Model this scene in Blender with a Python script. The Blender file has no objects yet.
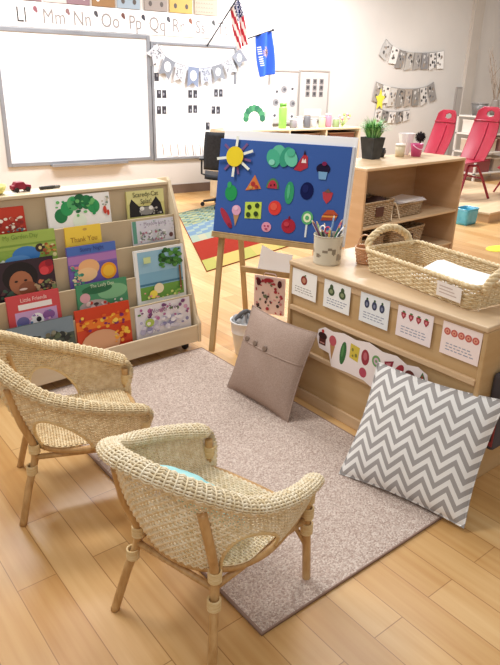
import bpy, bmesh, math, random
from mathutils import Vector, Matrix
C = bpy.context.scene.collection
S = bpy.context.scene
PI = math.pi
def R(a): return math.radians(a)

# ------------------------------------------------------------------ camera
FPX, PITCH, ROLL, YAW, HC = 620.0, R(22.4), R(1.5), R(34.0), 1.4
_f = Vector((0, math.cos(PITCH), -math.sin(PITCH))); _r = Vector((1, 0, 0)); _u = _r.cross(_f)
_r2 = _r*math.cos(ROLL)+_u*math.sin(ROLL); _u2 = -_r*math.sin(ROLL)+_u*math.cos(ROLL)
_Z = Matrix.Rotation(-YAW, 3, 'Z')
CR, CU, CF = _Z@_r2, _Z@_u2, _Z@_f
CAMP = Vector((0, 0, HC))
cd = bpy.data.cameras.new('camera'); cam = bpy.data.objects.new('camera', cd); C.objects.link(cam)
cd.sensor_fit = 'VERTICAL'; cd.sensor_height = 36; cd.lens = FPX/665*36; cd.clip_end = 100
_m = Matrix((CR, CU, -CF)).transposed().to_4x4(); _m.translation = CAMP
cam.matrix_world = _m; S.camera = cam

# ------------------------------------------------------------------ light
w = bpy.data.worlds.new('world'); S.world = w; w.use_nodes = True
w.node_tree.nodes['Background'].inputs[0].default_value = (1.0, .97, .94, 1)
w.node_tree.nodes['Background'].inputs[1].default_value = .40
def area(loc, sx, sy, power, col=(1, .97, .94), rot=(0, 0, 0)):
    l = bpy.data.lights.new('ceiling_lamp', 'AREA'); l.shape = 'RECTANGLE'; l.size = sx; l.size_y = sy
    l.energy = power; l.color = col
    o = bpy.data.objects.new('ceiling_lamp', l); o.location = loc; o.rotation_euler = rot; C.objects.link(o)
area((.3, 2.9, 2.9), 1.2, .6, 42)
area((2.8, 2.4, 2.9), 1.2, .6, 26)
area((-.4, -.3, 2.9), 1.2, .6, 12)
area((1.5, 5.6, 2.9), 1.6, .6, 105, (.98, .98, 1))
area((5.0, 5.8, 2.9), 1.6, .6, 140, (.98, .98, 1))
area((7.4, 5.2, 2.9), 1.2, .6, 40)
vs = S.view_settings; vs.view_transform = 'Standard'; vs.look = 'None'; vs.gamma = 1; vs.use_curve_mapping = False
vs.exposure = 0.3

# ------------------------------------------------------------------ pixel helpers for surveying points in the room
def ray(px, py): return CF + CR*((px-250)/FPX) - CU*((py-332.5)/FPX)
def on_y(px, py, y):
    d = ray(px, py); return CAMP + d*(y/d.y)
def on_z(px, py, z=0):
    d = ray(px, py); return CAMP + d*((z-HC)/d.z)

# ------------------------------------------------------------------ materials
def srgb(h):
    if isinstance(h, str):
        h = h.lstrip('#'); c = [int(h[i:i+2], 16)/255 for i in (0, 2, 4)]
    else: c = h
    return tuple((x/12.92 if x <= .04045 else ((x+.055)/1.055)**2.4) for x in c)+(1,)
def newmat(name, rough=.6, spec=.3):
    m = bpy.data.materials.new(name); m.use_nodes = True
    b = m.node_tree.nodes['Principled BSDF']; b.inputs['Roughness'].default_value = rough
    b.inputs['Specular IOR Level'].default_value = spec
    return m, m.node_tree, b
def noisy(name, c1, c2, scale=8, stretch=(1, 1, 1), rough=.6, bump=0, bscale=60, spec=.3, metal=0, detail=4):
    m, t, b = newmat(name, rough, spec); N = t.nodes; L = t.links
    b.inputs['Metallic'].default_value = metal
    tc = N.new('ShaderNodeTexCoord'); mp = N.new('ShaderNodeMapping'); mp.inputs['Scale'].default_value = stretch
    L.new(tc.outputs['Object'], mp.inputs[0])
    nz = N.new('ShaderNodeTexNoise'); nz.inputs['Scale'].default_value = scale; nz.inputs['Detail'].default_value = detail
    L.new(mp.outputs[0], nz.inputs['Vector'])
    cr = N.new('ShaderNodeValToRGB'); cr.color_ramp.elements[0].color = srgb(c1); cr.color_ramp.elements[1].color = srgb(c2)
    cr.color_ramp.elements[0].position = .35; cr.color_ramp.elements[1].position = .65
    L.new(nz.outputs['Fac'], cr.inputs[0]); L.new(cr.outputs[0], b.inputs['Base Color'])
    if bump:
        n2 = N.new('ShaderNodeTexNoise'); n2.inputs['Scale'].default_value = bscale; n2.inputs['Detail'].default_value = 2
        L.new(tc.outputs['Object'], n2.inputs['Vector'])
        bp = N.new('ShaderNodeBump'); bp.inputs['Strength'].default_value = bump; bp.inputs['Distance'].default_value = .004
        L.new(n2.outputs['Fac'], bp.inputs['Height']); L.new(bp.outputs[0], b.inputs['Normal'])
    return m
def paint(name, rough=.6, spec=.25):
    m, t, b = newmat(name, rough, spec)
    a = t.nodes.new('ShaderNodeVertexColor'); a.layer_name = 'Col'
    t.links.new(a.outputs[0], b.inputs['Base Color']); return m
M = {}
M['paint'] = paint('printed_paper', .55)
M['gloss'] = paint('glossy_print', .3, .45)
M['felt'] = paint('felt', .95, .05)
M['plastic'] = paint('coloured_plastic', .35, .4)
M['birch'] = noisy('birch_plywood', '#c09d6e', '#c9a97c', 3, (1, 1, 6), .45, spec=.35)
M['birch_h'] = noisy('birch_plywood_horizontal', '#cfb28c', '#dabf9c', 3, (1, 6, 6), .4, spec=.4)
M['birch_edge'] = noisy('birch_edge', '#d0b18a', '#dabd99', 4, (1, 8, 8), .4)
M['maple'] = noisy('pale_maple', '#d3bf9f', '#ddccae', 3, (1, 5, 5), .5)
M['maple_in'] = noisy('pale_hardboard', '#bfab8a', '#c7b596', 4, (1, 1, 1), .6)
M['shelfwood'] = noisy('shelf_wood', '#c49f77', '#cdaa84', 3, (1, 1, 5), .45)
M['easel'] = noisy('easel_wood', '#a98a5c', '#b89a6c', 6, (4, 4, 1), .5)
M['wicker'] = noisy('woven_rattan', '#e2cda3', '#f6e9cd', 55, (1, 1, 1), .5, spec=.35)
M['wicker_b'] = noisy('woven_rattan_tan_shaded', '#d9be90', '#efdcb6', 55, (1, 1, 1), .55, spec=.3)  # tray basket's own tan; on the far chair, shade put into the colour
M['cane'] = noisy('cane_pole', '#b58a55', '#cfa873', 12, (5, 5, 1), .4, spec=.4)
M['binding'] = noisy('rattan_binding', '#d9ba82', '#e8d0a0', 40, (1, 1, 8), .5)
M['greywicker'] = noisy('grey_seagrass', '#9a7f62', '#c9b090', 60, (1, 1, 1), .7)
M['wall'] = noisy('painted_wall', '#d1ccc6', '#d6d1cb', 1.2, (1, 1, 1), .8, bump=.05, bscale=120)
M['column'] = noisy('shaded_wall_grey', '#bfb6ac', '#c6beb4', 1.5, (1, 1, 1), .8)  # shade of a narrow wall face, put into this grey
M['basebd'] = noisy('vinyl_base', '#6d5a4c', '#78655a', 3, (1, 1, 1), .5)
M['white'] = noisy('white_board', '#f3f3f5', '#f8f8fa', 2, (1, 1, 1), .35, spec=.4)
M['alu'] = noisy('grey_aluminium', '#85868b', '#929499', 4, (1, 1, 1), .4, metal=.2)
M['black'] = noisy('black_mesh', '#1b1c20', '#26272c', 30, (1, 1, 1), .6)
M['darkplastic'] = noisy('black_plastic', '#202024', '#2a2a2e', 12, (1, 1, 1), .4)
M['red'] = noisy('red_plastic', '#8c1029', '#981631', 6, (1, 1, 1), .35, spec=.45)
M['redmetal'] = noisy('red_metal', '#86162a', '#941d30', 6, (1, 1, 1), .35, spec=.45)
M['taupe'] = noisy('taupe_linen', '#a38d80', '#b39d90', 220, (1, 1, 1), .95, bump=.5, bscale=420, spec=.05)
M['teal'] = noisy('pale_blue_fabric', '#93d1d3', '#b4e3e2', 12, (1, 1, 1), .9, bump=.2, bscale=300, spec=.05)
M['leaf'] = paint('plant_leaf', .5)
M['pot'] = noisy('dark_pot', '#2c2e2f', '#3a3c3d', 20, (1, 1, 1), .5)
M['twig'] = noisy('twig', '#8d7a6a', '#a99787', 20, (1, 1, 1), .8)
M['clearblue'] = noisy('blue_plastic_tub', '#4aa7c4', '#63bdd6', 10, (1, 1, 1), .25, spec=.6)
M['yellowfelt'] = noisy('yellow_sheet', '#ece645', '#f3ee58', 10, (1, 1, 1), .8)
M['cloth'] = paint('flag_cloth', .85, .05)

def floor_mat():
    m, t, b = newmat('oak_planks', .32, .42); N = t.nodes; L = t.links
    tc = N.new('ShaderNodeTexCoord'); mp = N.new('ShaderNodeMapping'); mp.inputs['Rotation'].default_value = (0, 0, R(85))
    L.new(tc.outputs['Object'], mp.inputs[0])
    br = N.new('ShaderNodeTexBrick'); br.offset = .37; br.inputs['Scale'].default_value = 1
    br.inputs['Brick Width'].default_value = .74; br.inputs['Row Height'].default_value = .118
    br.inputs['Mortar Size'].default_value = .0016; br.inputs['Mortar Smooth'].default_value = .3
    br.inputs['Bias'].default_value = 0
    br.inputs['Color1'].default_value = srgb('#c99b5f'); br.inputs['Color2'].default_value = srgb('#e0bb84')
    br.inputs['Mortar'].default_value = srgb('#a87a48'); L.new(mp.outputs[0], br.inputs[0])
    m2 = N.new('ShaderNodeMapping'); m2.inputs['Scale'].default_value = (1.5, 26, 1); L.new(mp.outputs[0], m2.inputs[0])
    nz = N.new('ShaderNodeTexNoise'); nz.inputs['Scale'].default_value = 1.5; nz.inputs['Detail'].default_value = 5; L.new(m2.outputs[0], nz.inputs[0])
    cr = N.new('ShaderNodeValToRGB'); cr.color_ramp.elements[0].color = srgb('#dfc39a'); cr.color_ramp.elements[1].color = (1, 1, 1, 1)
    cr.color_ramp.elements[0].position = .3; cr.color_ramp.elements[1].position = .7; L.new(nz.outputs[0], cr.inputs[0])
    mx = N.new('ShaderNodeMix'); mx.data_type = 'RGBA'; mx.blend_type = 'MULTIPLY'; mx.inputs[0].default_value = .5
    L.new(br.outputs[0], mx.inputs[6]); L.new(cr.outputs[0], mx.inputs[7]); L.new(mx.outputs[2], b.inputs['Base Color'])
    return m
M['floor'] = floor_mat()
def rug_mat():
    m, t, b = newmat('loop_pile', 1, .02); N = t.nodes; L = t.links
    tc = N.new('ShaderNodeTexCoord'); v = N.new('ShaderNodeTexVoronoi'); v.inputs['Scale'].default_value = 210
    L.new(tc.outputs['Object'], v.inputs[0])
    cr = N.new('ShaderNodeValToRGB'); e = cr.color_ramp.elements; e[0].color = srgb('#b09a8e'); e[1].color = srgb('#e3d5c9')
    x = e.new(.5); x.color = srgb('#cab6aa')
    sp = N.new('ShaderNodeSeparateColor'); L.new(v.outputs['Color'], sp.inputs[0]); L.new(sp.outputs[0], cr.inputs[0])
    L.new(cr.outputs[0], b.inputs['Base Color'])
    bp = N.new('ShaderNodeBump'); bp.inputs['Strength'].default_value = .8; bp.inputs['Distance'].default_value = .004; bp.invert = True
    L.new(v.outputs['Distance'], bp.inputs['Height']); L.new(bp.outputs[0], b.inputs['Normal'])
    return m
M['rug'] = rug_mat()
def chevron_mat():
    m, t, b = newmat('chevron_cotton', .9, .05); N = t.nodes; L = t.links
    tc = N.new('ShaderNodeTexCoord'); s = N.new('ShaderNodeSeparateXYZ'); L.new(tc.outputs['Object'], s.inputs[0])
    def mth(op, a, bb=None):
        n = N.new('ShaderNodeMath'); n.operation = op
        for i, q in enumerate((a, bb)):
            if q is None: continue
            if isinstance(q, (int, float)): n.inputs[i].default_value = q
            else: L.new(q, n.inputs[i])
        return n.outputs[0]
    tri = mth('PINGPONG', mth('ADD', s.outputs[0], 5.0), .043)          # half period of the zigzag
    p = mth('ADD', s.outputs[1], mth('MULTIPLY', tri, 1.25))
    fr = mth('FRACT', mth('MULTIPLY', mth('ADD', p, 5.0), 1/.047))
    st = mth('GREATER_THAN', fr, .5)
    mx = N.new('ShaderNodeMix'); mx.data_type = 'RGBA'; L.new(st, mx.inputs[0])
    mx.inputs[6].default_value = srgb('#efedea'); mx.inputs[7].default_value = srgb('#a8a4a2'); L.new(mx.outputs[2], b.inputs['Base Color'])
    nz = N.new('ShaderNodeTexNoise'); nz.inputs['Scale'].default_value = 350; L.new(tc.outputs['Object'], nz.inputs[0])
    bp = N.new('ShaderNodeBump'); bp.inputs['Strength'].default_value = .3; bp.inputs['Distance'].default_value = .003
    L.new(nz.outputs[0], bp.inputs['Height']); L.new(bp.outputs[0], b.inputs['Normal'])
    return m
M['chevron'] = chevron_mat()

# ------------------------------------------------------------------ mesh builder
class MB:
    def __init__(s): s.v = []; s.f = []; s.c = []; s.col = (1, 1, 1, 1); s.smooth = []; s.T = None; s.sm = False
    def color(s, h): s.col = srgb(h); return s
    def vert(s, p):
        p = Vector(p)
        if s.T is not None: p = s.T @ p
        s.v.append(p); return len(s.v)-1
    def face(s, idx): s.f.append(tuple(idx)); s.c.append(s.col); s.smooth.append(s.sm)
    def box(s, x0, x1, y0, y1, z0, z1):
        i = [s.vert(p) for p in ((x0,y0,z0),(x1,y0,z0),(x1,y1,z0),(x0,y1,z0),(x0,y0,z1),(x1,y0,z1),(x1,y1,z1),(x0,y1,z1))]
        for q in ((3,2,1,0),(4,5,6,7),(0,1,5,4),(1,2,6,5),(2,3,7,6),(3,0,4,7)): s.face([i[k] for k in q])
        return s
    def prism(s, pts, d0, d1, ax='z'):
        # polygon pts (a,b) extruded along axis from d0 to d1
        def mk(a, b, d): return {'z': (a, b, d), 'y': (a, d, b), 'x': (d, a, b)}[ax]
        A = [s.vert(mk(a, b, d0)) for a, b in pts]; B = [s.vert(mk(a, b, d1)) for a, b in pts]; n = len(pts)
        s.face(A[::-1]); s.face(B)
        for k in range(n): s.face((A[k], A[(k+1) % n], B[(k+1) % n], B[k]))
        return s
    def flat(s, pts, z=0):
        s.face([s.vert((a, b, z)) for a, b in pts]); return s
    def tube(s, path, r, seg=8, closed=False, caps=True, flatn=None):
        sm = s.sm; s.sm = True
        path = [Vector(p) for p in path]; n = len(path); rr = r if isinstance(r, (list, tuple)) else [r]*n
        rings = []; up = None
        for k, p in enumerate(path):
            a = path[k-1] if (k > 0 or closed) else p; b = path[(k+1) % n] if (k < n-1 or closed) else p
            t = (b-a).normalized()
            if up is None: up = t.orthogonal().normalized()
            else:
                up = (up - t*up.dot(t)); up = up.normalized() if up.length > 1e-6 else t.orthogonal().normalized()
            w_ = t.cross(up)
            rings.append([s.vert(p+(up*math.cos(2*PI*j/seg)+w_*math.sin(2*PI*j/seg))*rr[k]) for j in range(seg)])
        m = n if closed else n-1
        for k in range(m):
            a, b = rings[k], rings[(k+1) % n]
            for j in range(seg): s.face((a[j], a[(j+1) % seg], b[(j+1) % seg], b[j]))
        if caps and not closed:
            s.sm = False; s.face(rings[0][::-1]); s.face(rings[-1])
        s.sm = sm; return s
    def lathe(s, prof, seg=24, c=(0, 0, 0), caps=True):
        sm = s.sm; s.sm = True; rings = []
        for r, z in prof: rings.append([s.vert((c[0]+r*math.cos(2*PI*j/seg), c[1]+r*math.sin(2*PI*j/seg), c[2]+z)) for j in range(seg)])
        for k in range(len(prof)-1):
            for j in range(seg): s.face((rings[k][j], rings[k][(j+1) % seg], rings[k+1][(j+1) % seg], rings[k+1][j]))
        if caps: s.sm = False; s.face(rings[0][::-1]); s.face(rings[-1])
        s.sm = sm; return s
    def ball(s, c, r, sx=1, sy=1, sz=1, seg=12, rg=8):
        sm = s.sm; s.sm = True; c = Vector(c); rings = []
        for i in range(1, rg):
            a = PI*i/rg; rings.append([s.vert(c+Vector((r*sx*math.sin(a)*math.cos(2*PI*j/seg), r*sy*math.sin(a)*math.sin(2*PI*j/seg), -r*sz*math.cos(a)))) for j in range(seg)])
        b = s.vert(c-Vector((0, 0, r*sz))); t = s.vert(c+Vector((0, 0, r*sz)))
        for j in range(seg):
            s.face((b, rings[0][(j+1) % seg], rings[0][j])); s.face((t, rings[-1][j], rings[-1][(j+1) % seg]))
        for i in range(rg-2):
            for j in range(seg): s.face((rings[i][j], rings[i][(j+1) % seg], rings[i+1][(j+1) % seg], rings[i+1][j]))
        s.sm = sm; return s
    def grid(s, f, nu, nv, cf=None):
        I = [[s.vert(f(i/nu, j/nv)) for j in range(nv+1)] for i in range(nu+1)]
        for i in range(nu):
            for j in range(nv):
                if cf: s.col = srgb(cf((i+.5)/nu, (j+.5)/nv))
                s.face((I[i][j], I[i+1][j], I[i+1][j+1], I[i][j+1]))
        return s
    # flat art helpers (x right, y up, z towards the viewer)
    def ell(s, cx, cy, rx, ry, z=0, n=16, a=0):
        ca, sa = math.cos(a), math.sin(a)
        return s.flat([(cx+rx*math.cos(2*PI*k/n)*ca-ry*math.sin(2*PI*k/n)*sa, cy+rx*math.cos(2*PI*k/n)*sa+ry*math.sin(2*PI*k/n)*ca) for k in range(n)], z)
    def rect(s, x0, y0, x1, y1, z=0): return s.flat([(x0, y0), (x1, y0), (x1, y1), (x0, y1)], z)
    def build(s, name, mat, parent=None, mods=None, mw=None):
        me = bpy.data.meshes.new(name); me.from_pydata([tuple(v) for v in s.v], [], s.f)
        me.polygons.foreach_set('use_smooth', s.smooth)
        ca = me.color_attributes.new('Col', 'FLOAT_COLOR', 'CORNER')
        buf = []
        for p, c in zip(me.polygons, s.c): buf.extend(list(c)*p.loop_total)
        ca.data.foreach_set('color', buf)
        me.materials.append(mat if not isinstance(mat, str) else M[mat]); me.update()
        o = bpy.data.objects.new(name, me); C.objects.link(o)
        if parent is not None: o.parent = parent
        if mw is not None: o.matrix_world = mw
        if mods:
            b = o.modifiers.new('bevel', 'BEVEL'); b.width = mods; b.segments = 2; b.limit_method = 'ANGLE'
        return o

def frame(o, x, y, z=None):
    x = Vector(x).normalized(); y = Vector(y); y = (y-x*y.dot(x)).normalized(); z = x.cross(y)
    m = Matrix((x, y, z)).transposed().to_4x4(); m.translation = Vector(o); return m
def tag(o, label, cat, group=None, kind=None):
    o['label'] = label
    if cat: o['category'] = cat
    if group: o['group'] = group
    if kind: o['kind'] = kind
    return o
def thing(name, label, cat, mw=None, group=None):
    o = bpy.data.objects.new(name, None); o.empty_display_size = .05; C.objects.link(o)
    if mw is not None: o.matrix_world = mw
    return tag(o, label, cat, group)
def at(x, y, z=0, rz=0): return Matrix.Translation((x, y, z)) @ Matrix.Rotation(R(rz), 4, 'Z')
def struct(o): o['kind'] = 'structure'; return o
def text_mesh(txt, size, name, parent, col, mw=None, z=.001, x=0, y=0, depth=0.0003, mat='paint', align='CENTER', sx=1):
    cu = bpy.data.curves.new('t', 'FONT'); cu.body = txt; cu.size = size; cu.align_x = align; cu.align_y = 'CENTER'; cu.extrude = depth; cu.resolution_u = 3
    to = bpy.data.objects.new('t', cu); me = bpy.data.meshes.new_from_object(to)
    bpy.data.objects.remove(to); bpy.data.curves.remove(cu)
    me.transform(Matrix.Translation((x, y, z)) @ Matrix.Diagonal((sx, 1, 1, 1)))
    for a in list(me.color_attributes): me.color_attributes.remove(a)
    ca = me.color_attributes.new('Col', 'FLOAT_COLOR', 'CORNER'); c = srgb(col)
    ca.data.foreach_set('color', list(c)*len(me.loops))
    me.materials.clear(); me.materials.append(M[mat]); me.name = name
    o = bpy.data.objects.new(name, me); C.objects.link(o); o.parent = parent
    if mw is not None: o.matrix_world = mw
    return o
def smooth_path(pts, n=6, closed=False):
    P = [Vector(p) for p in pts]; out = []; m = len(P)
    rng = range(m) if closed else range(m-1)
    for i in rng:
        p0 = P[(i-1) % m] if (closed or i > 0) else P[0]; p1 = P[i]; p2 = P[(i+1) % m]; p3 = P[(i+2) % m] if (closed or i < m-2) else P[-1]
        for k in range(n):
            t = k/n
            out.append(.5*((2*p1)+(-p0+p2)*t+(2*p0-5*p1+4*p2-p3)*t*t+(-p0+3*p1-3*p2+p3)*t**3))
    if not closed: out.append(P[-1])
    return out

# ---- weaving: flat strands over and under stakes on any surface f(s,t)
def normal_at(f, s, t, closed=False):
    e = 1e-3; a = f(max(0, s-e) if not closed else s-e, t); b = f(min(1, s+e) if not closed else s+e, t)
    c = f(s, max(0, t-e)); d = f(s, min(1, t+e)); n = (b-a).cross(d-c)
    return (n.normalized() if n.length > 1e-12 else Vector((0, 0, 1))), (d-c)
def weave(mb, f, rows, cols, amp, thick, mask=None, closed=False, stake=None, fill=.95, alt=True):
    sub = 2; n = cols*sub
    for i in range(rows):
        t = (i+.5)/rows; run = []
        def flush(run):
            if len(run) < 2: return
            rings = []
            for (P, N, W) in run:
                rings.append([mb.vert(P+W), mb.vert(P+N*thick), mb.vert(P-W), mb.vert(P-N*thick)])
            mb.sm = True
            for a, b in zip(rings[:-1], rings[1:]):
                for k in range(4): mb.face((a[k], a[(k+1) % 4], b[(k+1) % 4], b[k]))
            mb.sm = False
        for j in range(n+1):
            s = j/n
            if mask and not mask(s, t): flush(run); run = []; continue
            P = f(s % 1.0 if closed else s, t); N, dt = normal_at(f, s, t, closed)
            P2 = f(s % 1.0 if closed else s, min(1, (i+1)/rows)); P1 = f(s % 1.0 if closed else s, i/rows)
            W = (P2-P1)*.5*fill
            run.append((P+N*(amp*math.cos(PI*j/sub)*(1 if (i % 2 or not alt) else -1)), N, W))
        flush(run)
    if stake:
        for j in range(cols+(0 if closed else 1)):
            s = j/cols; run = []
            for i in range(rows+1):
                t = i/rows
                if mask and not mask(s, t):
                    if len(run) > 1: mb.tube(run, stake, 4, caps=False)
                    run = []; continue
                run.append(f(s, t))
            if len(run) > 1: mb.tube(run, stake, 4, caps=False)
def rope(mb, path, r, turns, strands=3, closed=True, rs=None, seg=5):
    # twisted rope round a path
    path = [Vector(p) for p in path]; n = len(path); rs = rs or r*.62
    fr = []; up = Vector((0, 0, 1))
    for k in range(n):
        a = path[k-1] if (k or closed) else path[k]; b = path[(k+1) % n] if (k < n-1 or closed) else path[k]
        t = (b-a).normalized(); u = up-t*up.dot(t); u = u.normalized() if u.length > 1e-4 else t.orthogonal().normalized()
        fr.append((path[k], u, t.cross(u)))
    for q in range(strands):
        pts = [p+(u*math.cos(2*PI*(turns*k/n+q/strands))+w_*math.sin(2*PI*(turns*k/n+q/strands)))*r for k, (p, u, w_) in enumerate(fr)]
        mb.tube(pts, rs, seg, closed=closed)
def rrect(a, b, r, n=5, z=0):
    out = []
    for cx, cy, a0 in ((a-r, b-r, 0), (-a+r, b-r, PI/2), (-a+r, -b+r, PI), (a-r, -b+r, 3*PI/2)):
        for k in range(n+1): out.append((cx+r*math.cos(a0+PI/2*k/n), cy+r*math.sin(a0+PI/2*k/n), z))
    return out
def resample(pts, n, closed=True):
    P = [Vector(p) for p in pts]; P2 = P+[P[0]] if closed else P
    L = [0]
    for a, b in zip(P2[:-1], P2[1:]): L.append(L[-1]+(b-a).length)
    out = []; k = 0
    m = n if closed else n-1
    for i in range(n):
        d = L[-1]*i/m
        while k < len(L)-2 and L[k+1] < d: k += 1
        out.append(P2[k].lerp(P2[k+1], (d-L[k])/max(1e-9, L[k+1]-L[k])))
    return out

# ================================================================== THE ROOM
YB = 7.2
mb = MB(); mb.box(-6, 11, -4, YB+.1, -.06, 0); struct(mb.build('floor', 'floor'))
mb = MB(); mb.box(-6, 11, YB, YB+.12, -.06, 3.0); struct(mb.build('wall_back', 'wall'))
mb = MB(); mb.box(10.9, 11.02, -4, YB, -.06, 3.0); struct(mb.build('wall_right', 'wall'))
mb = MB(); mb.box(8.9, 9.12, YB-.06, YB, 0, 3.0); struct(mb.build('trim_1', 'column'))  # shaded face at the wall corner, built as a pilaster coloured with its shade
mb = MB(); mb.box(-6, 8.9, YB-.015, YB, 0, .11); mb.box(9.12, 10.9, YB-.015, YB, 0, .11); struct(mb.build('baseboard_back', 'basebd'))

# wall fixtures: local frame x right, y up, z towards room
WR = Matrix(((1,0,0,0),(0,0,-1,0),(0,1,0,0),(0,0,0,1)))     # rotates local (x,y,z) -> (x,-z,y)
def wallM(px, py, off=.0):
    p = on_y(px, py, YB-off); return Matrix.Translation(p) @ WR
def wl(px, py, off=0):                                        # 2D wall coordinates (x,z)
    p = on_y(px, py, YB-off); return p.x, p.z
def whiteboard(x0, z0, x1, z1, label, fw=.04):
    t = thing('whiteboard', label, 'whiteboard', Matrix.Translation((x0, YB, z0)) @ WR, 'whiteboards on the back wall')
    W_, H_ = x1-x0, z1-z0
    m = MB(); m.box(0, W_, 0, H_, 0, .015); m.build('writing_surface', 'white', t)
    for nm, b in (('frame', (0, W_, H_, H_+fw)), ('frame', (0, W_, -fw, 0)), ('frame', (-fw, 0, -fw, H_+fw)), ('frame', (W_, W_+fw, -fw, H_+fw))):
        m = MB(); m.box(b[0], b[1], b[2], b[3], 0, .03); m.build(nm, 'alu', t, .004)
    return t
wb1 = whiteboard(1.67, .47, 3.31, 1.77, 'large blank white board in a grey frame with pen tray')
m = MB(); m.box(.42, 1.32, -.055, -.04, 0, .09); m.box(.42, 1.32, -.04, -.02, .075, .09); m.build('pen_tray', 'alu', wb1, .003)
m = MB(); m.box(.8, .95, -.04, -.028, .045, .06); m.build('marker', 'darkplastic', wb1)
wb2 = whiteboard(3.39, .45, 4.50, 1.72, 'narrower white board with picture cards and a pennant string', .03)

# alphabet strip
x0, _ = wl(-12, 20); x1, _ = wl(232, 45)
t = thing('alphabet_border', 'long white alphabet strip above the whiteboards', 'alphabet strip', Matrix.Translation((0, YB-.001, 0)) @ WR)
m = MB().color('#f3efee'); m.box(1.5, x1, 1.82, 2.06, 0, .006); m.build('paper_strip', 'paint', t)
for L_, px, py in (('L l', 21, 14), ('M m', 54, 18), ('N n', 82, 19), ('O o', 110, 20), ('P p', 135, 23), ('Q q', 157, 25), ('R r', 178, 27), ('S s', 200, 30), ('T t', 222, 33)):
    X, Z = wl(px, py); text_mesh(L_.replace(' ', ''), .20, 'letter_pair', t, '#4a4644' if L_[0] == 'L' else '#8f8885', z=.0075, x=X, y=1.925, sx=.8)
for px, cc in ((36, '#8c5a62'), (68, '#8a6a6a'), (96, '#4c4c52'), (123, '#6c4a44'), (143, '#41414a'), (168, '#54545a'), (190, '#8b5a4a'), (213, '#555555')):
    X, _ = wl(px, 22); m = MB().color(cc); m.ell(X, 1.995, .022, .026, .0085, 9); m.ell(X+.012, 1.975, .014, .018, .0087, 8); m.build('picture_spot', 'paint', t)
# number picture cards above
cards = [(0, '#77737a'), (30, '#8f7275'), (55, '#c9beba'), (78, '#8f737a'), (103, '#96734f'), (128, '#98a6b2'), (155, '#988d86'), (180, '#c4a35e'), (205, '#b8a796')]
for k, (px, cc) in enumerate(cards):
    X0, _ = wl(px-11, 8); X1, _ = wl(px+11.5, 8)
    nm = ['grey', 'mauve', 'white', 'pink', 'brown', 'pale blue', 'grey brown', 'yellow', 'beige zigzag'][k]
    t = thing('number_card', nm+' square card in the row above the alphabet strip', 'card', Matrix.Translation((X0, YB, 2.065)) @ WR, 'cards along the top of the wall')
    m = MB().color(cc); m.box(0, X1-X0, 0, .3, 0, .018); m.build('card', 'paint', t)
    m = MB().color('#5c5450')
    rnd = random.Random(k)
    if k == 8:
        m.color('#9d8a80')
        for r_ in range(6):
            for q in range(7): m.flat([(q*.035+.005, .02+r_*.045), (q*.035+.022, .04+r_*.045), (q*.035+.04, .02+r_*.045), (q*.035+.022, .03+r_*.045)], .019)
    else:
        m.color('#efe9e4' if k in (1, 3, 4) else '#5c5450')
        dc_ = '#efe9e4' if k in (1, 3, 4) else '#5c5450'
        for q in range(1+k % 4):
            m = MB().color(dc_); m.ell((X1-X0)*(.25+.5*(q % 2)), .07+.1*(q//2), .022, .028, .0195, 8)
            if q < k % 4: m.build('dot', 'paint', t)
    m.build('zigzag_pattern' if k == 8 else 'dot', 'paint', t)

# cards on whiteboard two
def wallthing(name, label, cat, px, py, group=None, off=.017):
    return thing(name, label, cat, wallM(px, py, off), group)
rnd = random.Random(5)
dc = [(155,61,1,'just under the left end of the pennants'),(158,77,1,'left edge, second from the top'),(163,94,2,'upper row, left column'),(194,94,2,'upper row, middle column'),(222,93,3,'upper row, right column, the widest'),(163,110,2,'lower row, left column'),(194,109,2,'lower row, middle column'),(217,110,2,'lower row, right column'),(209,126,1,'alone below the rows')]
for px, py, n_, wd in dc:
    t = wallthing('picture_card', 'small dark picture card on the narrow whiteboard, '+wd, 'card', px, py, 'dark cards on the narrow whiteboard')
    m = MB().color('#f2f0ee'); wq = .035*n_+.02; m.box(-wq-.02, wq, -.055, .055, 0, .003); m.build('card', 'paint', t)
    m = MB().color('#3c3b42')
    for q in range(n_):
        x_ = -wq+.035+q*.07
        m.color('#3c3b42'); m.rect(x_-.028, -.045, x_+.028, .045, .0042); m.color('#8f8d94'); m.ell(x_+rnd.uniform(-.01, .01), rnd.uniform(-.02, .02), .012, .018, .005, 8)
    m.build('picture', 'paint', t)
for k in range(7):
    px = 161+k*7.4; words = ['leftmost', 'second from left', 'third from left', 'middle', 'third from right', 'second from right', 'rightmost'][k]
    t = wallthing('paper_sheet', words+' of the white sheets hung along the bottom of the narrow whiteboard', 'paper', px, 149.5, 'white sheets on the narrow whiteboard')
    m = MB().color('#fbfafa'); m.T = Matrix.Rotation(R(6), 4, 'Z'); m.box(-.038, .034, -.08, .08, .001+.001*k, .003+.001*k); m.build('sheet', 'paint', t)
    m = MB().color('#8c6d62'); m.T = Matrix.Rotation(R(6), 4, 'Z'); m.rect(.024, -.075, .033, .06, .0036+.001*k); m.build('spine', 'paint', t)

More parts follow.
